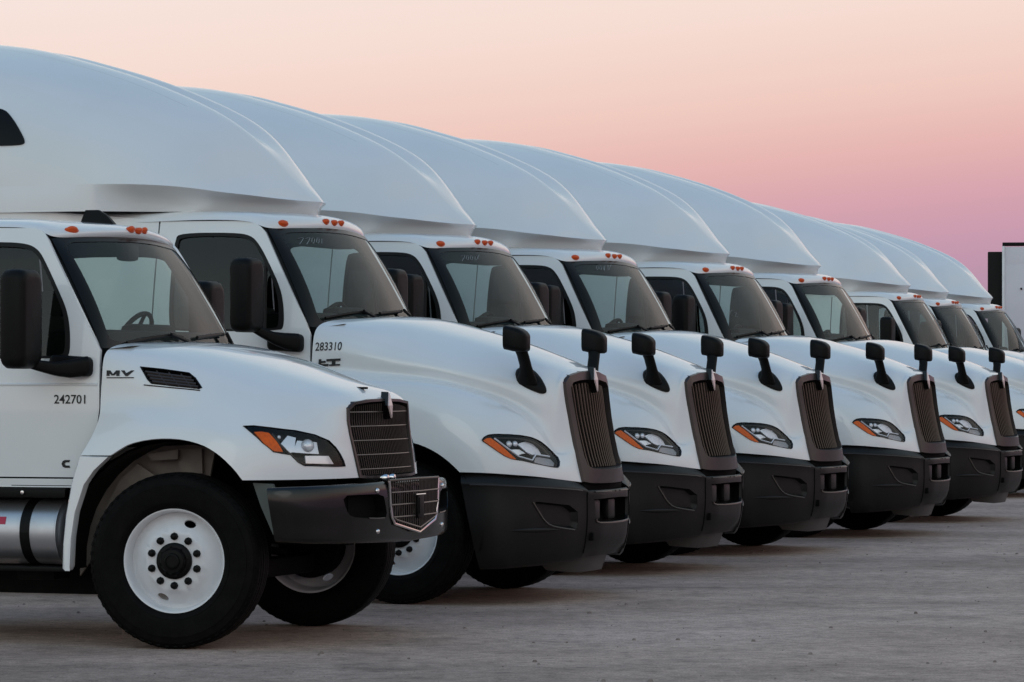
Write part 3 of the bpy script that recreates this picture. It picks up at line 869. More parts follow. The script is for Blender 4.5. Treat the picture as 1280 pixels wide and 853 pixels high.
    cb = MB(); panel(cb, cs, [(0, 0), (1, 0), (1, 1), (0, 1)], [oz], step=.035, thick=.02)
    bump = cb.obj('bumper', 'bumper_plastic', T)
    for q_, n_ in ((bb, 'bumper_corner'), (pk, 'pocket'), (gr, 'ridge')): pair(q_, n_, 'bumper_plastic', bump, sharp=45)
    pair(el, 'upper_lip_highlight', 'bronze_plastic', bump); pair(pkl, 'pocket_highlight', 'bronze_plastic', bump)  # lighter tubes paint the highlights along the bumper and pocket edges
    MB().tube(on(cs, [(y_, .797) for y_ in np.linspace(-.35, .35, 15)], YZ, .001), .007, n=6).obj('upper_lip_highlight', 'bronze_plastic', bump)  # the painted highlight carried on across the centre piece
    vg = MB().tube(bs.at(np.full(12, .992), np.linspace(.2, .9, 12)) + bs.normal(np.full(12, .992), np.linspace(.2, .9, 12)) * .001, .005, n=6); pair(vg, 'panel_joint', 'dark', bump)
    op = cs.at(oz[:, 0], oz[:, 1])
    rc = MB(); rc.loft([op - [.012, 0, 0], op - [.09, 0, 0]], 0, True, False, True)
    rc.obj('opening', 'dark', bump)
    for yy in (-.27, .05): MB().box((.378, yy, .665), (.06, .145, .15), bev=.02).obj('tow_cover', 'bumper_plastic', bump)
    led = MB(); lp = [(-.345, .60), (-.335, .582), (-.30, .572), (-.15, .567), (0, .566), (.15, .567), (.30, .572), (.335, .582), (.345, .60)]
    led.tube(on(cs, lp, YZ, .0), .009, n=8); led.obj('opening_lip', 'bronze_plastic', bump)
    MB().box((.25, 0, .83), (.22, .80, .06), bev=.01).obj('chin_gap_shade', 'dark', bump)  # black block painting the shade in the gap under the grille
    MB().box((.40, -.385, .475), (.05, .035, .06), bev=.008).obj('lower_recess_shade', 'dark', bump)  # black block standing in for the shade of a recess
    dam = MB().loft([[(.22, .44, .38), (.31, .28, .38), (.325, 0, .38), (.31, -.28, .38), (.22, -.44, .38), (.0, -.56, .36), (.0, .56, .36)],
                     [(.18, .36, .215), (.255, .24, .205), (.27, 0, .205), (.255, -.24, .205), (.18, -.36, .215), (.06, -.40, .225), (.06, .40, .225)]], 0, True, True, True)
    dam.obj('air_dam', 'dam_plastic', bump)
    # --- hood mirrors
    def hood_mirror():
        foot = on(hood, [(663, 481)], PX_LT, 0, near)[0]; hd = np.array([.0, -.81, 1.915])
        head = MB(); loops = []
        for t, k in ((-.5, .90), (-.5, .97), (-.42, 1), (-.1, 1), (.15, .93), (.33, .80), (.45, .60), (.5, .34)):
            rl = rounded_loop(.185 * k, .175 * (k * .75 + .25), .04 * k)
            loops.append([(hd[0] + t * .165, hd[1] + a, hd[2] + b - .05 * max(0, t) - .012 * (t > -.3)) for a, b in rl])
        head.loft(loops, 0, True, True, True)
        st = MB(); base = foot + np.array([-.03, 0, .0]); L = []
        for t, rx, ry in ((0, .085, .055), (.12, .08, .05), (.3, .058, .04), (.5, .046, .036), (.75, .046, .036), (1, .05, .04)):
            p = base * (1 - t) + (hd + np.array([0, .03, -.06])) * t + np.array([.02 * math.sin(math.pi * t), 0, 0])
            L.append([(p[0] + rx * math.cos(a), p[1] + ry * math.sin(a), p[2]) for a in np.linspace(0, 2 * math.pi, 12, endpoint=False)])
        st.loft(L, 0, True, True, True)
        fl = smooth_loop([(643, 461), (646, 479), (665, 489), (681, 494), (683, 487), (674, 470), (662, 462)], 2)
        fp = on(hood, fl, PX_LT, -.01, near); fn = on(hood, fl, PX_LT, .012, near); c = fn.mean(0)
        ft = MB().loft([fp, fn, c + (fn - c) * .86 + np.array([0, -.012, .018]), c + (fn - c) * .5 + np.array([-.02, -.02, .05])], 0, True, True, True)
        gl = MB(); rl = rounded_loop(.15, .14, .03)
        gl.loft([[(hd[0] - .089, hd[1] + a, hd[2] + b) for a, b in rl], [(hd[0] - .08, hd[1] + a, hd[2] + b) for a, b in rl]], 0, True, True, True)
        a, b = pair(head, 'hood_mirror', 'black_plastic', T, sharp=50)
        for q, r_ in ((st, 'stalk'), (ft, 'foot')):
            q.obj(r_, 'black_plastic', a, sharp=50); q.reflected().obj(r_, 'black_plastic', b, sharp=50)
        gl.obj('mirror_glass', 'chrome', a); gl.reflected().obj('mirror_glass', 'chrome', b)
    hood_mirror()
    # --- cab side surface
    bx = {-5.35: 1.21, -4.4: 1.21, -3.7: 1.20, -3.3: 1.15, -2.9: 1.105, -2.3: 1.085, -1.9: 1.065, -1.5: 1.035}
    tz = {.85: 0, 1.3: 0, 1.7: 0, 1.95: .012, 2.2: .045, 2.5: .095, 2.75: .145, 2.89: .175}
    side = Surf([[(x, -(b - t * min(1, max(.0, (x + 3.75) / .6))), z) for z, t in tz.items()] for x, b in bx.items()], ref=(-3, 0, 1.9))
    door = [(-2.80, 2.79), (-2.115, 2.785), (-2.04, 2.77), (-1.985, 2.74), (-1.945, 2.70), (-1.575, 2.025), (-1.54, 1.94), (-1.533, 1.60), (-1.533, 1.02), (-2.80, 1.02)]
    win = smooth_loop([(-2.62, 2.695), (-2.20, 2.692), (-2.06, 2.672), (-1.985, 2.60), (-1.90, 2.465), (-1.80, 2.285), (-1.765, 2.15), (-1.755, 2.0), (-1.79, 1.972), (-2.60, 1.972), (-2.67, 2.0), (-2.67, 2.65)], 2)
    duv, wuv = side.loop(door, XZ, n=30), side.loop(win, XZ)
    db = MB(); panel(db, side, duv, [wuv], step=.07, thick=.03, front=0, back=1)
    d1, d2 = pair(db, 'door', ['white_paint', 'interior'], T)
    seal = MB(); panel(seal, side, scale_loop(wuv, 1.012), [scale_loop(wuv, .955)], step=.05, off=.002, thick=.012)
    gls = MB(); panel(gls, side, scale_loop(wuv, .99), step=.15, off=-.012, thick=0)
    han = MB(); hp = on(side, [(-2.62, 1.70)], XZ)[0]; han.box(hp + [0, -.02, 0], (.22, .04, .05), bev=.012)
    dv = MB(); dv.tube(on(side, [(-1.90, 1.975), (-1.925, 2.47)], XZ, -.01), .014, n=6)
    for k, dd in ((0, d1), (1, d2)):
        f = (lambda q: q) if k == 0 else (lambda q: q.reflected())
        f(seal).obj('window_seal', 'seal', dd); f(gls).obj('window', 'side_glass', dd); f(han).obj('handle', 'black_plastic', dd); f(dv).obj('window_divider', 'seal', dd)
    sl = MB(); panel(sl, side, side.loop([(-5.3, 2.865), (-3.6, 2.865), (-2.812, 2.80), (-2.812, .92), (-5.3, .92)], XZ), step=.1, thick=.03, front=0, back=1)
    pair(sl, 'sleeper_side', ['white_paint', 'interior'], T)
    MB().box((-5.30, 0, 1.9), (.05, 2.38, 1.95), bev=.01).obj('sleeper_back', 'white_paint', T)
    # --- roof fairing
    F = [
        xs(-5.3, (0, 4.28), (-.11, 4.285), (-.21, 4.285), (-.42, 4.26), (-.72, 4.15), (-1.0, 3.93), (-1.185, 3.50), (-1.21, 3.06)),
        xs(-4.6, (0, 4.21), (-.11, 4.225), (-.21, 4.235), (-.42, 4.195), (-.71, 4.085), (-.99, 3.875), (-1.18, 3.47), (-1.21, 3.06)),
        xs(-3.95, (0, 4.06), (-.11, 4.085), (-.21, 4.112), (-.42, 4.075), (-.70, 3.955), (-.965, 3.755), (-1.16, 3.40), (-1.205, 3.06)),
        xs(-3.4, (0, 3.88), (-.11, 3.915), (-.21, 3.95), (-.41, 3.91), (-.67, 3.79), (-.92, 3.61), (-1.115, 3.335), (-1.18, 3.065)),
        xs(-2.95, (0, 3.70), (-.11, 3.738), (-.21, 3.778), (-.40, 3.73), (-.64, 3.61), (-.85, 3.445), (-1.01, 3.25), (-1.105, 3.062)),
        [(-2.55, 0, 3.505), (-2.55, -.11, 3.538), (-2.55, -.21, 3.573), (-2.55, -.38, 3.525), (-2.56, -.585, 3.415), (-2.575, -.765, 3.275), (-2.59, -.90, 3.145), (-2.60, -.985, 3.04)],
        [(-2.27, 0, 3.325), (-2.27, -.10, 3.328), (-2.272, -.18, 3.325), (-2.285, -.31, 3.285), (-2.31, -.465, 3.21), (-2.335, -.61, 3.125), (-2.355, -.735, 3.055), (-2.37, -.82, 3.008)],
        [(-2.09, 0, 3.13), (-2.092, -.08, 3.127), (-2.10, -.16, 3.118), (-2.115, -.265, 3.097), (-2.14, -.385, 3.065), (-2.165, -.49, 3.032), (-2.19, -.575, 3.006), (-2.205, -.63, 2.988)],
        [(-1.985, 0, 3.032), (-1.99, -.06, 3.03), (-2.0, -.12, 3.025), (-2.018, -.19, 3.016), (-2.043, -.275, 3.003), (-2.07, -.35, 2.99), (-2.09, -.41, 2.98), (-2.105, -.455, 2.974)],
        [(-1.918, 0, 2.962), (-1.924, -.04, 2.962), (-1.935, -.08, 2.962), (-1.952, -.125, 2.962), (-1.973, -.18, 2.963), (-1.993, -.235, 2.964), (-2.01, -.28, 2.965), (-2.025, -.315, 2.966)],
    ]
    fair = Surf(F, tight=.9, ref=(-3.6, 0, 2.9))
    sw = smooth_loop([(-4.9, 3.665), (-4.3, 3.665), (-4.07, 3.66), (-3.97, 3.58), (-3.87, 3.46), (-3.825, 3.385), (-3.87, 3.368), (-4.1, 3.366), (-4.9, 3.366)], 2)
    fm = lambda p: p[:, 1] < -.5
    suv = fair.loop(sw, XZ, fm)
    fb = MB(); patch(fb, fair, 130, 90)
    # the undercut below the lip of the fairing, down to the cab roof
    lip = np.concatenate([fair.at(np.linspace(0, 1, 110), np.ones(110)), fair.at(np.ones(26), np.linspace(1, 0, 26))[1:]])
    tg = np.gradient(lip, axis=0)[:, :2]; tg[-1] = (0, 1); tg /= np.linalg.norm(tg, axis=1)[:, None]
    nin = np.stack([-tg[:, 1], tg[:, 0]], 1)
    for _ in range(6): nin[1:-1] = (nin[:-2] + nin[1:-1] * 2 + nin[2:]) / 4
    depth = np.interp(lip[:, 0], [-3.45, -3.25, -3.08, -2.92, -2.7, -2.4, -2.2, -2.0, -1.9], [-.014, .0, .06, .13, .155, .115, .08, .05, .04])
    rows_ = []
    for t, k in ((0, 0), (.08, .14), (.2, .38), (.35, .62), (.5, .79), (.7, .92), (.85, .97), (1, 1)):
        q = lip.copy(); q[:, :2] += nin * (depth * k)[:, None]; q[:, 2] = lip[:, 2] + (2.864 - lip[:, 2]) * t; q[:, 1] = np.minimum(q[:, 1], 0)
        rows_.append(q)
    fb.loft(rows_[::-1], 0, False); fb.mirror()
    fo = fb.obj('roof_fairing', 'white_paint', T)
    sg = MB(); panel(sg, fair, suv, step=.05, off=.010, thick=.014)
    pair(sg, 'sleeper_window', 'frit', T)
    bk = MB(); e = fair.at(np.zeros(20), np.linspace(0, 1, 20)); lp = [tuple(p) for p in e] + [(x, -y, z) for x, y, z in e[:0:-1]]
    lp = lp[:20] + [(-5.3, -1.21, 2.87), (-5.3, 1.21, 2.87)] + lp[20:]; bk.add(lp, [tuple(range(len(lp)))]); bk.obj('fairing_back', 'white_paint', fo, fix=False)
    gv = fair.at(np.linspace(.02, .46, 24), np.full(24, .40)); gn = fair.normal(np.linspace(.02, .46, 24), np.full(24, .40))
    sm = MB(); sm.tube(gv - gn * .0012, .002, n=5); pair(sm, 'panel_seam', 'seam', fo)
    # --- roof cap over the windshield
    RC = [
        [(-3.3, -.98, 2.77), (-2.7, -.952, 2.795), (-2.25, -.945, 2.795), (-2.08, -.935, 2.78), (-1.99, -.915, 2.745), (-1.935, -.865, 2.727), (-1.885, -.68, 2.735), (-1.838, -.4, 2.748), (-1.820, -.2, 2.754), (-1.815, 0, 2.756)],
        [(-3.3, -.965, 2.81), (-2.7, -.940, 2.825), (-2.25, -.93, 2.825), (-2.07, -.915, 2.815), (-1.975, -.885, 2.790), (-1.925, -.82, 2.773), (-1.875, -.64, 2.780), (-1.828, -.38, 2.792), (-1.808, -.19, 2.798), (-1.803, 0, 2.80)],
        [(-3.3, -.95, 2.845), (-2.7, -.92, 2.855), (-2.25, -.91, 2.853), (-2.07, -.885, 2.846), (-1.995, -.845, 2.832), (-1.95, -.77, 2.822), (-1.90, -.59, 2.829), (-1.86, -.35, 2.838), (-1.842, -.17, 2.843), (-1.838, 0, 2.845)],
        [(-3.3, -.90, 2.855), (-2.7, -.84, 2.868), (-2.3, -.79, 2.865), (-2.15, -.73, 2.862), (-2.08, -.66, 2.86), (-2.04, -.58, 2.86), (-2.0, -.44, 2.862), (-1.975, -.28, 2.865), (-1.965, -.14, 2.866), (-1.962, 0, 2.867)],
    ]
    cap = Surf(RC, tight=.3, ref=(-2.4, 0, 2.5))
    cp = MB(); patch(cp, cap, 14, 70); cp.mirror()
    roof = cp.obj('roof_cap', 'white_paint', T)
    markers(cap, PX_LT, [(354, 279.5, .045, .022, 'back'), (407, 277.5, .036, .020, True), (419, 279, .036, .020, False)], roof)
    # --- windshield
    WB = [(-1.56, -1.005, 2.0), (-1.53, -.93, 1.992), (-1.475, -.7, 1.987), (-1.425, -.4, 1.985), (-1.40, -.2, 1.985), (-1.395, 0, 1.985)]
    WT = [(-1.948, -.89, 2.718), (-1.925, -.83, 2.724), (-1.885, -.66, 2.735), (-1.842, -.38, 2.748), (-1.824, -.19, 2.754), (-1.819, 0, 2.756)]
    rowsW = []
    for t in (0, .33, .67, 1):
        bulge = .045 * math.sin(math.pi * t)
        rowsW.append([tuple(np.array(a) * (1 - t) + np.array(b) * t + np.array([bulge * (.25 if i == 0 else 1) * .8, 0, bulge * .5])) for i, (a, b) in enumerate(zip(WB, WT))])
    ws = Surf(np.array(full(rowsW)).transpose(1, 0, 2), ref=(-3, 0, 1.5))
    wm = MB(); patch(wm, ws, 40, 12); wo = wm.obj('windshield', 'glass', T)
    frit_ring(wo, ws, .055, .05, .05)
    pp = MB(); pe = ws.at(np.full(9, 0.), np.linspace(0, 1, 9)); pp.tube([(p[0] - .05, p[1] * .955, p[2] - .005) for p in pe], .042, n=8); pair(pp, 'pillar', 'seal', T)
    wiper(T, ws, PX_LT, [(404, 399), (425, 395), (449, 391.5), (461, 394)], [(449, 391.5), (470, 403)])
    wiper(T, ws, PX_LT, [(472, 393.5), (485, 392), (499, 390.5)], [(499, 390.5), (506, 397)])
    MB().loft([[(-1.33, -.9, 2.02), (-1.30, -.4, 2.03), (-1.295, 0, 2.03), (-1.30, .4, 2.03), (-1.33, .9, 2.02)],
               [(-1.52, -.98, 1.985), (-1.43, -.4, 1.975), (-1.415, 0, 1.975), (-1.43, .4, 1.975), (-1.52, .98, 1.985)]], 0, False).obj('cowl', 'black_plastic', T, fix=False)
    # --- interior
    it = MB()
    it.box((-1.80, 0, 1.98), (.36, 1.80, .26), 0, bev=.06).box((-1.93, .46, 2.10), (.16, .56, .14), 0, bev=.05)
    it.box((-2.9, 0, 1.0), (3.0, 2.05, .06), 0).box((-2.7, 0, 2.775), (1.25, 1.66, .03), 1).box((-3.35, 0, 1.9), (.05, 2.1, 1.85), 1)
    it.box((-1.6, 0, 1.45), (.10, 1.95, .9), 0).box((-2.05, 0, 2.68), (.18, 1.5, .10), 0, bev=.03)
    it.obj('cab_interior', ['interior', 'headliner'], T)
    seat(T, -2.45, .5, 1.45); seat(T, -2.45, -.5, 1.45)
    steering_wheel(T, (-2.1, .5, 2.0))
    # --- door mirrors
    both_mirrors(T, (-1.90, -1.33, 2.225), (.16, .27, .54), (-1.62, -1.065, 1.885), .125)
    # --- chassis and wheels
    ch = MB()
    for s_ in (-1, 1): ch.box((-3.7, s_ * .43, .74), (7.8, .09, .27))
    ch.box((-.788, 0, .47), (.14, 1.75, .12), bev=.03).box((-.55, 0, 1.05), (1.3, .85, .75)).box((-2.2, 0, .62), (.5, .8, .4))
    ch.box((.05, 0, .65), (.3, 1.4, .25)).box((-1.0, .75, .62), (.4, .12, .1)).box((-6.1, 0, .52), (.2, 1.6, .2)).box((-7.35, 0, .52), (.2, 1.6, .2))
    ch.obj('chassis', 'chassis', T)
    tk = MB(); tk.lathe([(0, 0), (.26, .0), (.31, .03), (.32, .06), (.32, 1.54), (.31, 1.57), (.26, 1.6), (0, 1.6)], 32, axis='x', sign=-1, c=(-2.3, -.86, .68))
    pair(tk, 'fuel_tank', 'aluminium', T)
    sk = MB().box((-1.9, -1.05, .62), (.6, .25, .5), bev=.02).box((-3.55, -1.17, .72), (3.4, .03, .36), bev=.01)
    pair(sk, 'side_skirt', 'white_paint', T)
    add_wheel(T, (-.788, -1.03, .513), 0); add_wheel(T, (-.788, 1.03, .513), math.pi)
    for x in (-6.1, -7.35):
        for s_ in (-1, 1):
            for yy in (.88, 1.10): add_wheel(T, (x, s_ * yy, .513), 0 if s_ < 0 else math.pi, full_detail=False)
    # --- the model badge on the hood side
    bd = MB()
    def rect(a, b, c, d):
        q = [(-1.457 + .165 * u, 1.709 + .052 * v + .008 * u) for u, v in ((a, b), (c, b), (c, d), (a, d))]
        p = on(hood, q, XZ, .0, near); bd.add(np.concatenate([p + [0, -.012, 0], p + [0, .004, 0]]), [(0, 1, 2, 3), (7, 6, 5, 4), (0, 4, 5, 1), (1, 5, 6, 2), (2, 6, 7, 3), (3, 7, 4, 0)])
    for q in ((0, 0, .10, 1), (.10, 0, .44, .30), (.10, .48, .30, .74), (.36, .66, 1, .96), (.62, .0, .76, .66), (.50, .0, .62, .2), (.76, .0, .98, .2)): rect(*q)
    bd.obj('badge', 'ink', T)
    sr = MB(); e = cap.at(np.zeros(40), np.linspace(0, 1, 40)); sr.tube([(p[0] - .016, p[1] * .972, p[2] - .008) for p in e], .012, n=6); sr.mirror().obj('roof_seal', 'seal', roof)
    return T, hood, ws

SLEEPER, LT_HOOD, LT_WS = make_sleeper_truck()
ORD = ['first', 'second', 'third', 'fourth', 'fifth', 'sixth', 'seventh', 'eighth']
LT_LABEL = ['white sleeper truck numbered 283310 parked right beside the lower roofed truck numbered 242701'] + [
    'white sleeper truck, %s sleeper truck counted from the truck numbered 242701' % ORD[i] for i in range(1, 7)] + [
    'white sleeper truck at the end of the row, beside the plain white box trailer']
LTS = []
for i, (x, y, a) in enumerate(LT_PLACE):
    t = SLEEPER if i == 0 else copy_tree(SLEEPER)
    t.location = (x, y, 0); t.rotation_euler = (0, 0, -R(a))
    tag(t, LT_LABEL[i], 'truck', 'sleeper trucks parked in a row')
    LTS.append(t)
# stock number on the first truck's hood side
text_on(LT_HOOD, '283310', (-1.492, 1.822), .062, .205, 'stock_number', LTS[0], slope=.02, bold=.012, mask=lambda p: p[:, 1] < -.8)

# ------------------------------------------------------------------ the day-cab truck (front axle at x = 0)
def make_day_cab():
    T = empty('day_cab_truck', (MV_PLACE[0], MV_PLACE[1], 0), -R(MV_PLACE[2]))
    tag(T, 'white short nosed truck numbered 242701, lower roofed than the sleeper trucks beside it', 'truck')
    near = lambda p: p[:, 1] < -.25
    H = [
        [(-.46, 0, 1.85), (-.47, -.4, 1.845), (-.495, -.75, 1.835), (-.52, -.955, 1.802), (-.527, -1.025, 1.735), (-.527, -1.045, 1.62), (-.527, -1.06, 1.47), (-.535, -1.115, 1.31), (-.60, -1.18, 1.157)],
        xs(-.25, (0, 1.846), (-.4, 1.838), (-.75, 1.806), (-.925, 1.75), (-1.005, 1.665), (-1.035, 1.565), (-1.065, 1.44), (-1.165, 1.31), (-1.20, 1.155)),
        xs(0, (0, 1.803), (-.4, 1.792), (-.71, 1.755), (-.885, 1.69), (-.975, 1.605), (-1.03, 1.51), (-1.09, 1.40), (-1.175, 1.28), (-1.205, 1.12)),
        xs(.25, (0, 1.733), (-.37, 1.722), (-.65, 1.682), (-.82, 1.615), (-.935, 1.535), (-1.03, 1.445), (-1.115, 1.345), (-1.175, 1.22), (-1.195, 1.03)),
        xs(.48, (0, 1.658), (-.34, 1.648), (-.58, 1.607), (-.75, 1.545), (-.87, 1.465), (-.975, 1.385), (-1.06, 1.29), (-1.115, 1.17), (-1.13, 1.013)),
        xs(.66, (0, 1.603), (-.3, 1.592), (-.51, 1.556), (-.64, 1.50), (-.74, 1.42), (-.83, 1.335), (-.90, 1.245), (-.945, 1.14), (-.96, 1.013)),
        [(.79, 0, 1.56), (.79, -.31, 1.55), (.79, -.49, 1.512), (.785, -.585, 1.45), (.782, -.64, 1.38), (.785, -.695, 1.30), (.79, -.74, 1.215), (.80, -.765, 1.12), (.805, -.775, 1.014)],
        [(.85, 0, 1.525), (.85, -.29, 1.517), (.845, -.47, 1.487), (.83, -.54, 1.44), (.832, -.565, 1.37), (.842, -.59, 1.285), (.852, -.605, 1.20), (.866, -.615, 1.11), (.876, -.62, 1.015)],
        [(.895, 0, 1.492), (.888, -.26, 1.487), (.868, -.45, 1.472), (.853, -.505, 1.44), (.856, -.512, 1.36), (.868, -.505, 1.28), (.882, -.492, 1.20), (.898, -.48, 1.11), (.915, -.465, 1.016)],
    ]
    hood = Surf(H, ref=(.1, 0, 1.1))
    arch = [(.444, 1.012), (.40, 1.075), (.324, 1.149), (.26, 1.192), (.194, 1.224), (.08, 1.253), (-.041, 1.261), (-.16, 1.252), (-.278, 1.226), (-.34, 1.192), (-.40, 1.154)]
    auv = hood.inv(smooth_loop(arch, 1, False), XZ, lambda p: p[:, 1] < -1.0)
    Zh = lambda pts: zoom(pts, 5.333, 290, 440)
    hl = [(304.5, 533), (318, 532.5), (340, 535), (370, 538.5), (393, 543.5), (411, 551), (419, 559), (425, 568), (429, 576), (431, 583), (420, 583.5), (380, 582.5), (372, 578), (363, 569), (353, 567.5), (342, 565.5), (328, 554), (314, 541)]
    hluv = hood.inv(hl, PX_MV, near)
    vent = [(176, 459), (205, 462), (236, 466.5), (244, 473), (252, 485), (248, 486.5), (220, 483.5), (190, 480), (185, 475)]
    vuv = hood.inv(vent, PX_MV, near)
    outer = [(0, 0), (1, 0), (1, 1), (auv[0, 0] * .5 + .5, 1), (auv[0, 0], 1)] + [tuple(q) for q in auv[1:-1]] + [(auv[-1, 0], 1), (0, 1)]
    hb = MB(); panel(hb, hood, outer, [hluv, vuv], step=.04, thick=.014, front=0, back=1)
    hb.mirror().obj('hood', ['white_paint', 'dark'], T)
    det = [('turn_signal', Zh([(150, 528), (200, 526), (250, 535), (300, 590), (345, 665), (285, 660), (222, 618)]), -.010, 'amber', 'panel'),
           ('trim_strip', Zh([(270, 540), (330, 620), (390, 675), (450, 735), (490, 748)]), -.014, 'bar_metal', 'strip'),
           ('reflector_bowl', Zh([(385, 545), (440, 560), (430, 660), (400, 668), (340, 600)]), -.030, 'reflector', 'panel'),
           ('reflector_bowl', Zh([(455, 575), (590, 590), (605, 672), (520, 668), (425, 660)]), -.040, 'reflector', 'panel'),
           ('lower_reflector', Zh([(500, 690), (660, 690), (695, 745), (505, 742)]), -.022, 'projector', 'panel'),
           ('projector', (Zh([(525, 612)])[0], .040), -.034, 'projector', 'ball'),
           ('projector', (Zh([(322, 560)])[0], .012), -.02, 'projector', 'ball')]
    headlight(hood, PX_MV, hl, None, det, T, mask=near)
    # side vent with slats
    vp, vn = hood.at(vuv[:, 0], vuv[:, 1]), hood.normal(vuv[:, 0], vuv[:, 1]); vc = vp.mean(0)
    vb = MB().loft([vp + vn * .004 + (vp - vc) * .03, vp + vn * .004 - (vp - vc) * .04, vp - vn * .05 - (vp - vc) * .06], 0, True, False, True)
    v1, v2 = pair(vb, 'vent', 'black_plastic', T, sharp=30)
    for t in (.22, .42, .62, .82):
        a0, a1 = np.array([176, 459]) * (1 - t) + np.array([190, 480]) * t, np.array([238, 467]) * (1 - t) + np.array([252, 486]) * t
        p3 = on(hood, [tuple(a0 * (1 - s_) + a1 * s_) for s_ in np.linspace(.03, .97, 6)], PX_MV, -.012, near)
        sl = MB().tube(p3, .006, n=6, flat=1.5); sl.obj('slat', 'bronze_plastic', v1); sl.reflected().obj('slat', 'bronze_plastic', v2)
    for t in (.3, .55, .8):
        a0, a1 = np.array([176, 459]) * (1 - t) + np.array([238, 467]) * t, np.array([190, 480]) * (1 - t) + np.array([252, 486]) * t
        p3 = on(hood, [tuple(a0 * (1 - s_) + a1 * s_) for s_ in np.linspace(.04, .96, 4)], PX_MV, -.012, near)
        sl = MB().tube(p3, .005, n=6); sl.obj('rib', 'bronze_plastic', v1); sl.reflected().obj('rib', 'bronze_plastic', v2)
    vt = MB().tube(on(hood, [(180, 481.5), (215, 485), (250, 488.5)], PX_MV, .002, near), .004, n=6); pair(vt, 'vent_shadow_line', 'bronze_plastic', T)  # dark tube painting the shadow line below the vent
    # hood latch bump and pull
    lt = MB(); lp = on(hood, [(452, 486)], PX_MV, .004, near)[0]; lt.box(lp, (.07, .035, .014), bev=.004); lt.obj('hood_pull', 'black_plastic', T)
    # fender extension behind the wheel
    fe = [(-.602, 1.15), (-.655, .985), (-.69, .80), (-.708, .62), (-.712, .475), (-.70, .463), (-.668, .463), (-.655, .49), (-.648, .66), (-.624, .815), (-.565, .984), (-.50, 1.07), (-.41, 1.148)]
    fz = [p[1] for p in fe]
    fb = MB(); A = [(x, -1.205 + .02 * (z - .46), z) for x, z in fe]
    c = np.array(A).mean(0); B = [(x + .004, -1.217 + .02 * (z - .46), z) for x, z in fe]
    fb.loft([[(x, y + .05, z) for x, y, z in A], A, [(x + (.012 if i < 7 else -.004), y - .012, z - .004) for i, (x, y, z) in enumerate(A)]], 0, True, True, True)
    pair(fb, 'fender_extension', 'white_paint', T, sharp=50)
    # inner side of the wheel arch
    arch_liner(T, 0, .512, .725, -.70, -1.15, 74, 185)
    for name, poly, y, m in (('splash_panel', [(100, 575), (140, 560), (270, 555), (262, 598), (235, 598), (150, 640), (128, 680), (100, 720)], -.86, 'splash'),
                             ('splash_plate', [(222, 561), (252, 561), (253, 592), (224, 592)], -.90, 'splash'),
                             ('splash_plate', [(130, 640), (150, 600), (172, 580), (196, 596), (170, 612), (140, 660)], -.93, 'splash'),
                             ('splash_plate', [(184, 568), (222, 562), (222, 574), (190, 576)], -.95, 'splash')):
        X0, Y0, a = MV_PLACE; q = []
        for px, py in poly:
            dx = (px - 640) / FPX; dz = (HORIZON - py) / FPX; cc, ss = math.cos(R(a)), math.sin(R(a))
            Yd = (y + X0 * ss + Y0 * cc) / (dx * ss + cc); q.append((Yd * (dx * cc - ss) - X0 * cc + Y0 * ss, CAM_H + dz * Yd))
        pair(MB().prism(q, 'y', y, y + .02), name, m, T)
    pair(MB().prism([(.47, .995), (.60, .99), (.67, .80), (.655, .70), (.60, .69), (.52, .86)], 'y', -1.05, -1.03), 'bumper_bracket', 'bracket', T)
    # grille
    L0 = [(.885, 0, 1.497), (.878, -.26, 1.492), (.858, -.458, 1.477), (.841, -.513, 1.44), (.843, -.52, 1.36), (.854, -.513, 1.28), (.869, -.50, 1.20), (.885, -.488, 1.11), (.901, -.473, 1.012), (.92, -.36, 1.006), (.935, -.18, 1.004), (.94, 0, 1.003)]
    L1 = [(x + .022, y * .985, 1.24 + (z - 1.24) * .99) for x, y, z in L0]
    L2 = [(x + .024, y * .945, 1.25 + (z - 1.25) * .925) for x, y, z in L0]
    L3 = [(x - .05, y * .98, z) for x, y, z in L2]
    g = grille(T, [L0, L1, L2, L3], 34, 5, 'mesh_metal', .0036, (.485, .452), ([1.465, 1.36, 1.28, 1.20, 1.11, 1.03], [.852, .848, .860, .875, .890, .906]), bow=.04, hr=.004)
    emblem(g, (.935, 0, 1.45), R(-6), .155, .062)
    # bumper
    plan = [(.605, -1.152), (.72, -1.14), (.84, -1.075), (.93, -.955), (1.0, -.79), (1.045, -.62), (1.075, -.44), (1.09, -.22), (1.095, 0)]
    rows = [(.10, .955, .985), (.05, .968, .998), (.012, .972, 1.002), (-.010, .945, .968), (-.010, .84, .84), (.004, .70, .67), (.018, .65, .615), (.06, .648, .612)]
    net = []
    for i, (x, y) in enumerate(plan):
        a = plan[max(i - 1, 0)]; b = plan[min(i + 1, len(plan) - 1)]
        d = np.array([b[0] - a[0], b[1] - a[1]]); d /= np.linalg.norm(d); nn = np.array([d[1], -d[0]]); t = i / (len(plan) - 1)
        net.append([(x - nn[0] * dd + (.05 * (.97 - (z0 + (z1 - z0) * t)) / .33 * (1 - t)), y - nn[1] * dd, z0 + (z1 - z0) * t) for dd, z0, z1 in rows])
    bs = Surf(net, ref=(.3, 0, .8))
    slot = smooth_loop([(428, 620), (452, 618.5), (479, 617.5), (482, 630), (484, 645), (479, 648.5), (455, 648), (439, 646.5), (433, 638)], 1)
    suv = bs.loop(slot, PX_MV, near)
    bb = MB(); panel(bb, bs, [(0, 0), (1, 0), (1, 1), (0, 1)], [suv], step=.04, thick=.008)
    bump = bump2 = bb.mirror().obj('bumper', 'black_gloss', T)
    sp, sn = bs.at(suv[:, 0], suv[:, 1]), bs.normal(suv[:, 0], suv[:, 1]); sc_ = sp.mean(0)
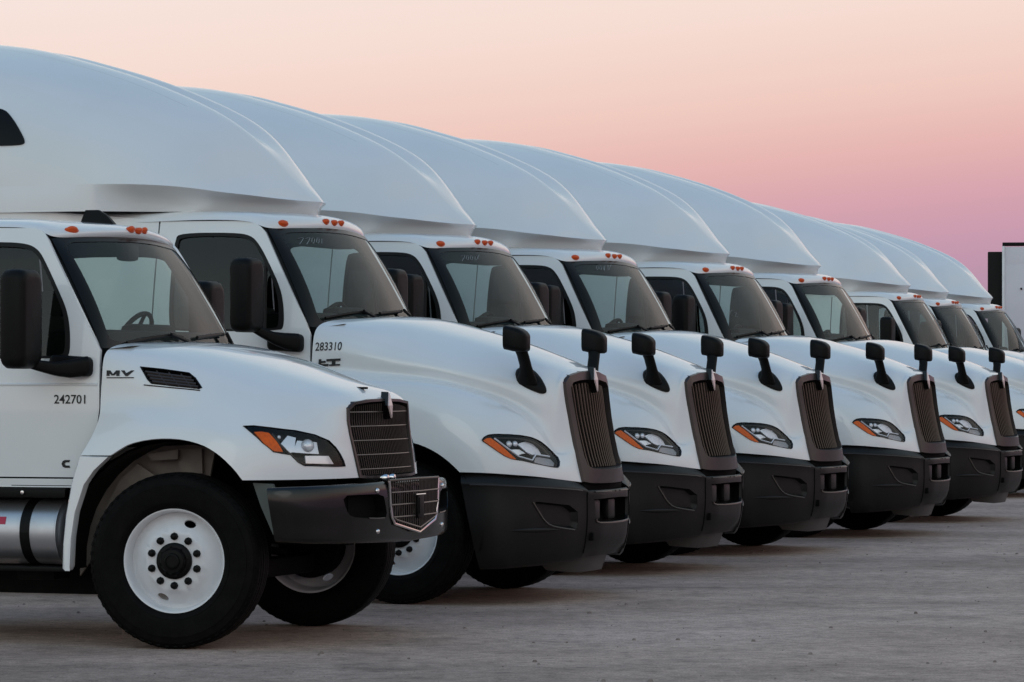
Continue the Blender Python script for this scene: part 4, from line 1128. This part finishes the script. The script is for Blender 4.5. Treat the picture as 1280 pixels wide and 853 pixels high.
    sb = MB().loft([sp - sn * .004, sp - sn * .07 - (sp - sc_) * .05], 0, True, False, True)
    sb.obj('slot', 'dark', bump); sb.reflected().obj('slot', 'dark', bump2)
    lip = MB().tube(list(bs.at(suv[:, 0], suv[:, 1]) + sn * .002)[-12:] , .004, n=6)
    # lighter tube painting the highlight where the slot's lower edge turns in
    lo = [p for p in sorted(list(zip(sp, sn)), key=lambda q: q[0][2])[:11]]; lo = sorted(lo, key=lambda q: q[0][0])
    l2 = MB().tube([p + n_ * .001 for p, n_ in lo], .005, n=6); l2.obj('slot_lip_highlight', 'mesh_metal', bump); l2.reflected().obj('slot_lip_highlight', 'mesh_metal', bump2)
    for px, py in ((471.5, 613.5), (472, 664.5)):
        bp, bn = frame_at(bs, bs.inv([(px, py)], PX_MV, near)); bo = MB()
        s1 = np.cross(bn[0], (0, 0, 1.)); s1 /= np.linalg.norm(s1); dome(bo, bp[0], s1 * .016, np.cross(s1, bn[0]) * .016, bn[0] * .014, 12, 4)
        bo.obj('bolt', 'chrome', bump); bo.reflected().obj('bolt', 'chrome', bump2)
    # centre insert: a shallow V of fine bars in a bright frame
    def ins(y, z): return (1.094 + .035 * (1 - abs(y) / .42), y, z)
    top = [(-.42, .998), (-.2, 1.0), (0, 1.002), (.2, 1.0), (.42, .998)]
    rim = [(-.42, .998), (-.405, .86), (-.385, .78), (-.345, .735), (0, .672), (.345, .735), (.385, .78), (.405, .86), (.42, .998)]
    fr = MB().tube([ins(y, z) for y, z in rim], .0085, n=8); ir = fr.obj('insert_frame', 'chrome', T)
    MB().tube([ins(y, z) for y, z in top], .008, n=8).obj('top_rail', 'mesh_metal', ir)
    poly = rim; pb = [(x - .04, y, z) for x, y, z in (ins(y, z) for y, z in poly)]
    pf = [(x - .007, y, z) for x, y, z in (ins(y, z) for y, z in poly)]
    MB().loft([pb, pf], 0, True, True, True).obj('insert_backing', 'dark', ir)
    def zlow(y): return np.interp(abs(y), [0, .345, .385, .405, .42], [.672, .735, .78, .86, .99])
    for k in range(27):
        y = -.40 + .80 * k / 26
        MB().tube([ins(y, zlow(y) + .01), ins(y, .995)], .0042, n=6).obj('bar', 'mesh_metal', ir)
    for z in (.925, .85, .775):
        ym = .40 if z > .86 else (.398 if z > .8 else .375)
        MB().tube([(lambda q: (q[0] + .006, q[1], q[2]))(ins(y, z)) for y in (-ym, 0, ym)], .005, n=6).obj('cross_bar', 'row_metal', ir)
    MB().tube([(lambda q: (q[0] + .006, q[1], q[2]))(ins(y, z)) for y, z in ((-.36, .77), (-.33, .757), (0, .70), (.33, .757), (.36, .77))], .0055, n=6).obj('cross_bar', 'row_metal', ir)
    MB().box((1.14, -.02, .83), (.02, .10, .14), bev=.004).box((1.146, -.05, .835), (.02, .02, .10), bev=.003).obj('plate_bracket', 'black_plastic', ir)
    MB().tube([(1.145, -.10, .905), (1.145, .06, .905)], .005, n=6).obj('plate_clip', 'chrome', ir)
    for y in (-.31, -.20):
        MB().lathe([(.022, 0), (.024, .03), (.018, .045), (0, .05)], 14, axis='x', sign=1, c=(1.0, y, 1.012)).obj('bumper_bolt', 'chrome', T)
    MB().box((.93, 0, .995), (.12, .80, .02)).box((.87, 0, .82), (.18, 1.5, .30)).obj('radiator_support', 'dark', T)
    
    # --- cab side
    bx = {-2.25: 1.06, -1.8: 1.065, -1.4: 1.065, -1.0: 1.06, -.7: 1.05, -.5: 1.04}
    tz = {.9: .01, 1.2: 0, 1.5: -.002, 1.62: .004, 1.8: .018, 2.05: .05, 2.3: .085, 2.5: .125, 2.64: .17}
    side = Surf([[(x, -(b - t), z) for z, t in tz.items()] for x, b in bx.items()], ref=(-1.4, 0, 1.7))
    door = [(-1.95, 2.545), (-1.278, 2.545), (-1.04, 2.54), (-.985, 2.522), (-.945, 2.475), (-.575, 1.84), (-.55, 1.79), (-.545, 1.44), (-.57, 1.25), (-.62, 1.13), (-.63, 1.018), (-1.95, 1.018)]
    win = smooth_loop([(-1.80, 2.452), (-1.26, 2.452), (-1.08, 2.44), (-1.0, 2.40), (-.945, 2.319), (-.86, 2.17), (-.79, 2.04), (-.76, 1.92), (-.752, 1.77), (-.785, 1.745), (-1.0, 1.742), (-1.75, 1.742), (-1.84, 1.76), (-1.86, 2.40)], 2)
    duv, wuv = side.loop(door, XZ, n=30), side.loop(win, XZ)
    db = MB(); panel(db, side, duv, [wuv], step=.06, thick=.03, front=0, back=1)
    d1, d2 = pair(db, 'door', ['white_paint', 'interior'], T)
    seal = MB(); panel(seal, side, scale_loop(wuv, 1.012), [scale_loop(wuv, .955)], step=.05, off=.002, thick=.012)
    gls = MB(); panel(gls, side, scale_loop(wuv, .99), step=.15, off=-.012, thick=0)
    rib = MB(); rib.tube(on(side, [(-1.94, 1.581), (-1.4, 1.581), (-1.0, 1.581), (-.56, 1.581)], XZ, -.003), .011, n=8, flat=1.0)
    han = MB(); hp = on(side, [(-1.78, 1.50)], XZ)[0]; han.box(hp + [0, -.02, 0], (.2, .04, .05), bev=.012)
    for k, dd in ((0, d1), (1, d2)):
        f = (lambda q: q) if k == 0 else (lambda q: q.reflected())
        f(seal).obj('window_seal', 'seal', dd); f(gls).obj('window', 'side_glass', dd); f(rib).obj('body_line', 'white_paint', dd); f(han).obj('handle', 'black_plastic', dd)
    rp = MB(); panel(rp, side, side.loop([(-2.22, 2.56), (-1.962, 2.56), (-1.962, .97), (-2.22, .97)], XZ), step=.1, thick=.03, front=0, back=1); pair(rp, 'cab_corner', ['white_paint', 'interior'], T)
    sill = MB(); panel(sill, side, side.loop([(-2.22, 1.008), (-.635, 1.008), (-.66, .968), (-2.22, .968)], XZ), step=.06, thick=.03); pair(sill, 'sill', 'white_paint', T)
    MB().box((-2.22, 0, 1.76), (.04, 2.0, 1.55), bev=.01).obj('cab_back', ['white_paint'], T)
    # roof
    RC = [
        [(-2.24, -.935, 2.555), (-1.7, -.932, 2.552), (-1.3, -.93, 2.552), (-1.08, -.925, 2.543), (-.99, -.91, 2.515), (-.937, -.865, 2.483), (-.885, -.68, 2.492), (-.833, -.4, 2.504), (-.81, -.2, 2.509), (-.805, 0, 2.511)],
        [(-2.24, -.915, 2.585), (-1.7, -.912, 2.580), (-1.3, -.91, 2.580), (-1.07, -.90, 2.570), (-.97, -.87, 2.545), (-.915, -.80, 2.523), (-.858, -.63, 2.530), (-.803, -.38, 2.542), (-.776, -.19, 2.548), (-.77, 0, 2.55)],
        [(-2.24, -.86, 2.608), (-1.7, -.86, 2.605), (-1.3, -.855, 2.603), (-1.09, -.83, 2.597), (-1.0, -.79, 2.583), (-.955, -.71, 2.570), (-.90, -.56, 2.574), (-.85, -.34, 2.581), (-.825, -.17, 2.585), (-.82, 0, 2.587)],
        [(-2.24, -.6, 2.632), (-1.7, -.6, 2.63), (-1.4, -.58, 2.625), (-1.25, -.54, 2.618), (-1.16, -.48, 2.612), (-1.10, -.42, 2.608), (-1.06, -.33, 2.608), (-1.03, -.21, 2.609), (-1.02, -.1, 2.610), (-1.015, 0, 2.610)],
        [(-2.24, 0, 2.645), (-2.1, 0, 2.645), (-2.0, 0, 2.644), (-1.9, 0, 2.643), (-1.8, 0, 2.642), (-1.7, 0, 2.641), (-1.6, 0, 2.640), (-1.5, 0, 2.638), (-1.4, 0, 2.635), (-1.3, 0, 2.630)],
    ]
    cap = Surf(RC, tight=.3, ref=(-1.5, 0, 2.2))
    cp = MB(); patch(cp, cap, 24, 60); cp.mirror()
    roof = cp.obj('roof', 'white_paint', T)
    markers(cap, PX_MV, [(89.5, 288, .048, .018, 'back'), (163, 287.5, .038, .018, True), (181, 289.5, .038, .018, False)], roof)
    fin = MB().loft([[(-1.17, .055, 2.60), (-.945, .02, 2.60), (-.945, -.02, 2.60), (-1.17, -.055, 2.60)], [(-1.155, .035, 2.66), (-1.0, .014, 2.66), (-1.0, -.014, 2.66), (-1.155, -.035, 2.66)],
                     [(-1.145, .022, 2.694), (-1.06, .01, 2.694), (-1.06, -.01, 2.694), (-1.145, -.022, 2.694)]], 0, True, True, True)
    fin.obj('antenna', 'black_plastic', T)
    # windshield
    WB = [(-.555, -1.0, 1.80), (-.535, -.93, 1.802), (-.505, -.7, 1.806), (-.47, -.4, 1.81), (-.45, -.2, 1.81), (-.447, 0, 1.81)]
    WT = [(-.952, -.888, 2.474), (-.93, -.83, 2.480), (-.885, -.66, 2.491), (-.837, -.38, 2.503), (-.815, -.19, 2.508), (-.81, 0, 2.510)]
    rowsW = []
    for t in (0, .33, .67, 1):
        bulge = .04 * math.sin(math.pi * t)
        rowsW.append([tuple(np.array(a) * (1 - t) + np.array(b) * t + np.array([bulge * (.25 if i == 0 else 1) * .8, 0, bulge * .5])) for i, (a, b) in enumerate(zip(WB, WT))])
    ws = Surf(np.array(full(rowsW)).transpose(1, 0, 2), ref=(-2, 0, 1.3))
    wm = MB(); patch(wm, ws, 40, 12); wo = wm.obj('windshield', 'glass', T)
    frit_ring(wo, ws, .05, .045, .05)
    pp = MB(); pe = ws.at(np.full(9, 0.), np.linspace(0, 1, 9)); pp.tube([(p[0] - .05, p[1] * .955, p[2] - .005) for p in pe], .042, n=8); pair(pp, 'pillar', 'seal', T)
    wiper(T, ws, PX_MV, [(155, 430.5), (185, 424), (207, 421), (225, 424)], [(207, 421), (228, 430)])
    wiper(T, ws, PX_MV, [(243, 423.5), (260, 421), (276, 419.5)], [(276, 419.5), (294, 430)])
    MB().loft([[(-.40, -.9, 1.815), (-.38, -.4, 1.83), (-.375, 0, 1.83), (-.38, .4, 1.83), (-.40, .9, 1.815)],
               [(-.54, -.98, 1.795), (-.50, -.4, 1.80), (-.48, 0, 1.80), (-.50, .4, 1.80), (-.54, .98, 1.795)]], 0, False).obj('cowl', 'black_plastic', T, fix=False)
    sr = MB(); e = cap.at(np.zeros(40), np.linspace(0, 1, 40)); sr.tube([(p[0] - .016, p[1] * .972, p[2] - .008) for p in e], .012, n=6); sr.mirror().obj('roof_seal', 'seal', roof)
    pod = MB().box((-.86, 0, 2.43), (.10, .16, .13), bev=.03); pod.obj('camera_pod', 'black_plastic', T)
    # interior
    it = MB()
    it.box((-.80, 0, 1.80), (.36, 1.80, .24), 0, bev=.06).box((-.93, .46, 1.90), (.16, .56, .14), 0, bev=.05)
    it.box((-1.4, 0, 1.0), (1.6, 1.98, .06), 0).box((-1.62, 0, 2.53), (1.15, 1.64, .03), 1).box((-.60, 0, 1.35), (.08, 1.9, .6), 0)
    it.box((-2.17, 0, 1.75), (.03, 1.95, 1.5), 1)
    it.obj('cab_interior', ['interior', 'headliner'], T)
    seat(T, -1.42, .5, 1.30); seat(T, -1.42, -.5, 1.30)
    steering_wheel(T, (-1.08, .5, 1.84))
    MB().add([(-.62, .28, 1.815), (-.62, .50, 1.815), (-.78, .50, 1.812), (-.78, .28, 1.812)], [(0, 1, 2, 3)]).obj('paper', 'paper', T, fix=False)
    MB().add([(-.60, .62, 1.835), (-.60, .80, 1.835), (-.70, .80, 1.90), (-.70, .62, 1.90)], [(0, 1, 2, 3)]).obj('paper', 'paper', T, fix=False)
    both_mirrors(T, (-.915, -1.34, 1.975), (.16, .27, .60), (-.625, -1.055, 1.695), .115)
    # --- tank, step, chassis
    tk = MB(); tk.lathe([(0, 0), (.10, .0), (.165, .012), (.185, .03), (.198, .045), (.205, .047), (.205, .055), (.2, .06), (.2, 1.5), (.17, 1.53), (0, 1.54)], 48, axis='x', sign=-1, c=(-.765, -.90, .68))
    t1, t2 = pair(tk, 'fuel_tank', 'aluminium', T)
    st = MB(); rr = .2035
    for x0, x1 in ((-1.055, -.99), (-1.95, -1.885)):
        L = [[(x, -.90 - r_ * math.cos(a), .68 + r_ * math.sin(a)) for x, r_ in ((x0, rr - .004), (x0, rr), (x1, rr), (x1, rr - .004))] for a in np.linspace(0, 2 * math.pi, 41)]
        s1 = MB().loft(L, 0, True); s1.obj('strap', 'black_plastic', t1); s1.reflected().obj('strap', 'black_plastic', t2)
    dc = MB(); L = [[(x, -.90 - .2015 * math.cos(a), .68 + .2015 * math.sin(a)) for a in np.linspace(R(14), R(28), 6)] for x in (-1.40, -1.155)]
    dc.loft(L, 0, False); dec = dc.obj('decal', 'red_decal', t1, fix=False)
    stp = MB().box((-1.5, -.98, .935), (1.5, .22, .03), bev=.006).box((-1.5, -1.085, .918), (1.5, .02, .05), bev=.006).box((-1.5, -1.06, .462), (1.5, .12, .028), bev=.006)
    pair(stp, 'step', 'black_plastic', T)
    br = MB().box((-1.02, -.85, .43), (.26, .22, .09), bev=.02); pair(br, 'step_bracket', 'chassis', T)
    bl = MB().lathe([(.012, 0), (.012, .02), (0, .022)], 8, c=(-1.03, -1.095, .925)); pair(bl, 'step_bolt', 'chrome', T)
    ch = MB()
    for s_ in (-1, 1): ch.box((-2.6, s_ * .43, .74), (6.9, .09, .27))
    ch.box((0, 0, .42), (.14, 1.75, .12), bev=.03).box((.15, 0, 1.05), (1.2, .8, .75)).box((-1.2, 0, .62), (.6, .7, .4)).box((-4.6, 0, .52), (.25, 1.6, .22))
    ch.box((-1.7, 0, .42), (2.2, .9, .30)).box((-.42, -.62, .70), (.55, .05, .50)).box((-.42, .62, .70), (.55, .05, .50))
    ch.obj('chassis', 'chassis', T)
    rl = MB()
    for s_ in (-1, 1): rl.tube([(.0, s_ * .55, .50), (-.2, s_ * .3, .55), (-.4, 0, .55)], .025)
    rl.obj('steering_linkage', 'chassis', T)
    steer = R(8)
    for w_ in (add_wheel(T, (-.012, -1.04, .513 * 1.028), steer), add_wheel(T, (-.012, 1.04, .513 * 1.028), math.pi + steer)): w_.scale = (1.028, 1.0, 1.028)
    for s_ in (-1, 1):
        for yy in (.86, 1.08): add_wheel(T, (-4.6, s_ * yy, .513), 0 if s_ < 0 else math.pi, full_detail=False)
    # --- lettering
    m_ = lambda p: p[:, 1] < -.8
    text_on(side, '242701', (-.842, 1.464), .055, .207, 'stock_number', T, bold=.012)
    MVP = [[(0, 0), (0, 1), (.13, 1), (.13, 0)], [(.0, 1), (.15, 1), (.27, .35), (.21, .1)], [(.27, .35), (.39, 1), (.54, 1), (.33, .1), (.21, .1)], [(.41, 0), (.41, 1), (.54, 1), (.54, 0)],
           [(.58, 1), (.72, 1), (.85, .25), (.78, 0)], [(.78, 0), (.72, .3), (.99, 1), (1.12, 1), (.88, 0)]]
    for nm_, pp in (('badge_letter', MVP[:4]), ('badge_letter', MVP[4:])):
        mbb = MB()
        for k_, po in enumerate(pp):
            q_ = on(hood, [(-.497 + .157 * a, 1.633 + .034 * b) for a, b in po], XZ, 0, m_); q_[:, 1] -= .004 + .0006 * k_
            mbb.add(q_, [tuple(range(len(po)))])
        mbb.obj(nm_, 'ink', T, fix=False)
    q = on(hood, [(-.495, 1.622), (-.40, 1.622), (-.32, 1.622)], XZ, .003, m_); MB().tube(q, .003, n=5).obj('badge_line', 'ink', T)
    cq = [(0, .5), (.14, .86), (.40, 1), (1, 1), (.9, .70), (.5, .70), (.36, .5), (.5, .30), (.9, .30), (1, 0), (.40, 0), (.14, .14)]
    lp = on(side, [(-.795 + .058 * a, 1.075 + .048 * b) for a, b in cq], XZ); lp[:, 1] -= .003
    MB().add(lp, [(0, 1, 2, 5, 6), (2, 3, 4, 5), (0, 6, 7, 10, 11), (7, 8, 9, 10)]).obj('engine_badge', 'ink', T, fix=False)
    return T
DAY_CAB = make_day_cab()

# ------------------------------------------------------------------ the white box trailer beyond the row
def make_trailer():
    # its left end and height follow from where it stands just past the last truck
    Y = 66.0; x0 = (1253 - 640) / FPX * Y; top = CAM_H + (HORIZON - 308) / FPX * Y
    T = empty('box_trailer', (x0, Y, 0), -R(9))
    tag(T, 'tall white box trailer with a black panel at its end, past the last sleeper truck', 'trailer')
    L = 9.0
    for k in range(6):
        MB().box((L * (k + .5) / 6, 0, 2.95 + (top - 2.95 - .85) / 2 - .46), (L / 6 - .006, .05, top - .85 - 1.03), bev=.006).obj('side_panel', 'trailer_white', T)
        MB().box((L * (k + .5) / 6, .004, top - .43), (L / 6 - .006, .05, .84), bev=.006).obj('upper_panel', 'trailer_white', T)
    MB().box((L / 2, .01, top + .035), (L, .09, .07), bev=.01).obj('top_rail', 'black_plastic', T)
    MB().box((L / 2, 1.28, (top + 1.0) / 2), (L - .01, 2.44, top - 1.06)).obj('body', 'trailer_white', T)
    MB().box((-.14, .6, top / 2 + .45), (.27, 1.1, top - 1.1), bev=.02).obj('end_panel', 'black_plastic', T)
    MB().box((.02, -.02, top / 2 + .5), (.05, .07, top - 1.0), bev=.01).obj('corner_post', 'white_steel', T)
    MB().box((L / 2, 1.28, .92), (L, 1.0, .16)).obj('frame', 'chassis', T)
    for x in (6.2, 7.5):
        for y in (.2, 2.3): add_wheel(T, (x, y, .513), 0 if y < 1 else math.pi, full_detail=False)
    for y in (.3, 2.2): MB().box((1.2, y, .45), (.12, .12, .90), bev=.01).box((1.2, y, .02), (.25, .25, .04), bev=.005).obj('landing_leg', 'chassis', T)
    for x in (.35, 1.3): MB().lathe([(.02, 0), (.02, .05), (0, .052)], 10, c=(x, 0, top - .80)).obj('marker', 'black_plastic', T)
make_trailer()

# ------------------------------------------------------------------ marks rubbed on the windshields by hand
SCRIBBLE = {
    0: [[(372, 299), (378, 297), (379, 299), (374, 306)], [(381, 299), (387, 297), (387, 299), (383, 306)], [(390, 298), (389, 304), (392, 305), (393, 298), (390, 298)], [(396, 298), (395, 304), (398, 305), (399, 298), (396, 298)], [(402, 299), (402, 305)]],
}
def scribble(truck, place, strokes):
    pj = pixel(place)
    for s_ in strokes:
        p = on(LT_WS, smooth_loop(s_, 1, False), pj, .003)
        MB().tube(p, .0022, n=4, flat=.5).obj('hand_mark', 'chalk', truck)
scribble(LTS[0], LT_PLACE[0], SCRIBBLE[0])
def offset_marks(i, dx, dy, k, strokes):
    return [[(dx + (a - 372) * k, dy + (b - 297) * k) for a, b in s_] for s_ in strokes]
scribble(LTS[1], LT_PLACE[1], offset_marks(1, 568, 319, .85, SCRIBBLE[0][1:] + [[(404, 297), (408, 304)], [(408, 297), (404, 305)]]))
scribble(LTS[2], LT_PLACE[2], offset_marks(2, 732, 332, .75, SCRIBBLE[0][2:] + [[(404, 297), (403, 306)], [(409, 297), (409, 305)], [(414, 296), (411, 304)]]))
scribble(LTS[3], LT_PLACE[3], [[(905, 388), (904, 392), (908, 392)], [(908, 387), (908, 397)], [(911, 388), (911, 396)], [(915, 388), (911, 392), (916, 396)], [(917, 391), (921, 391), (918, 396), (922, 396)]])
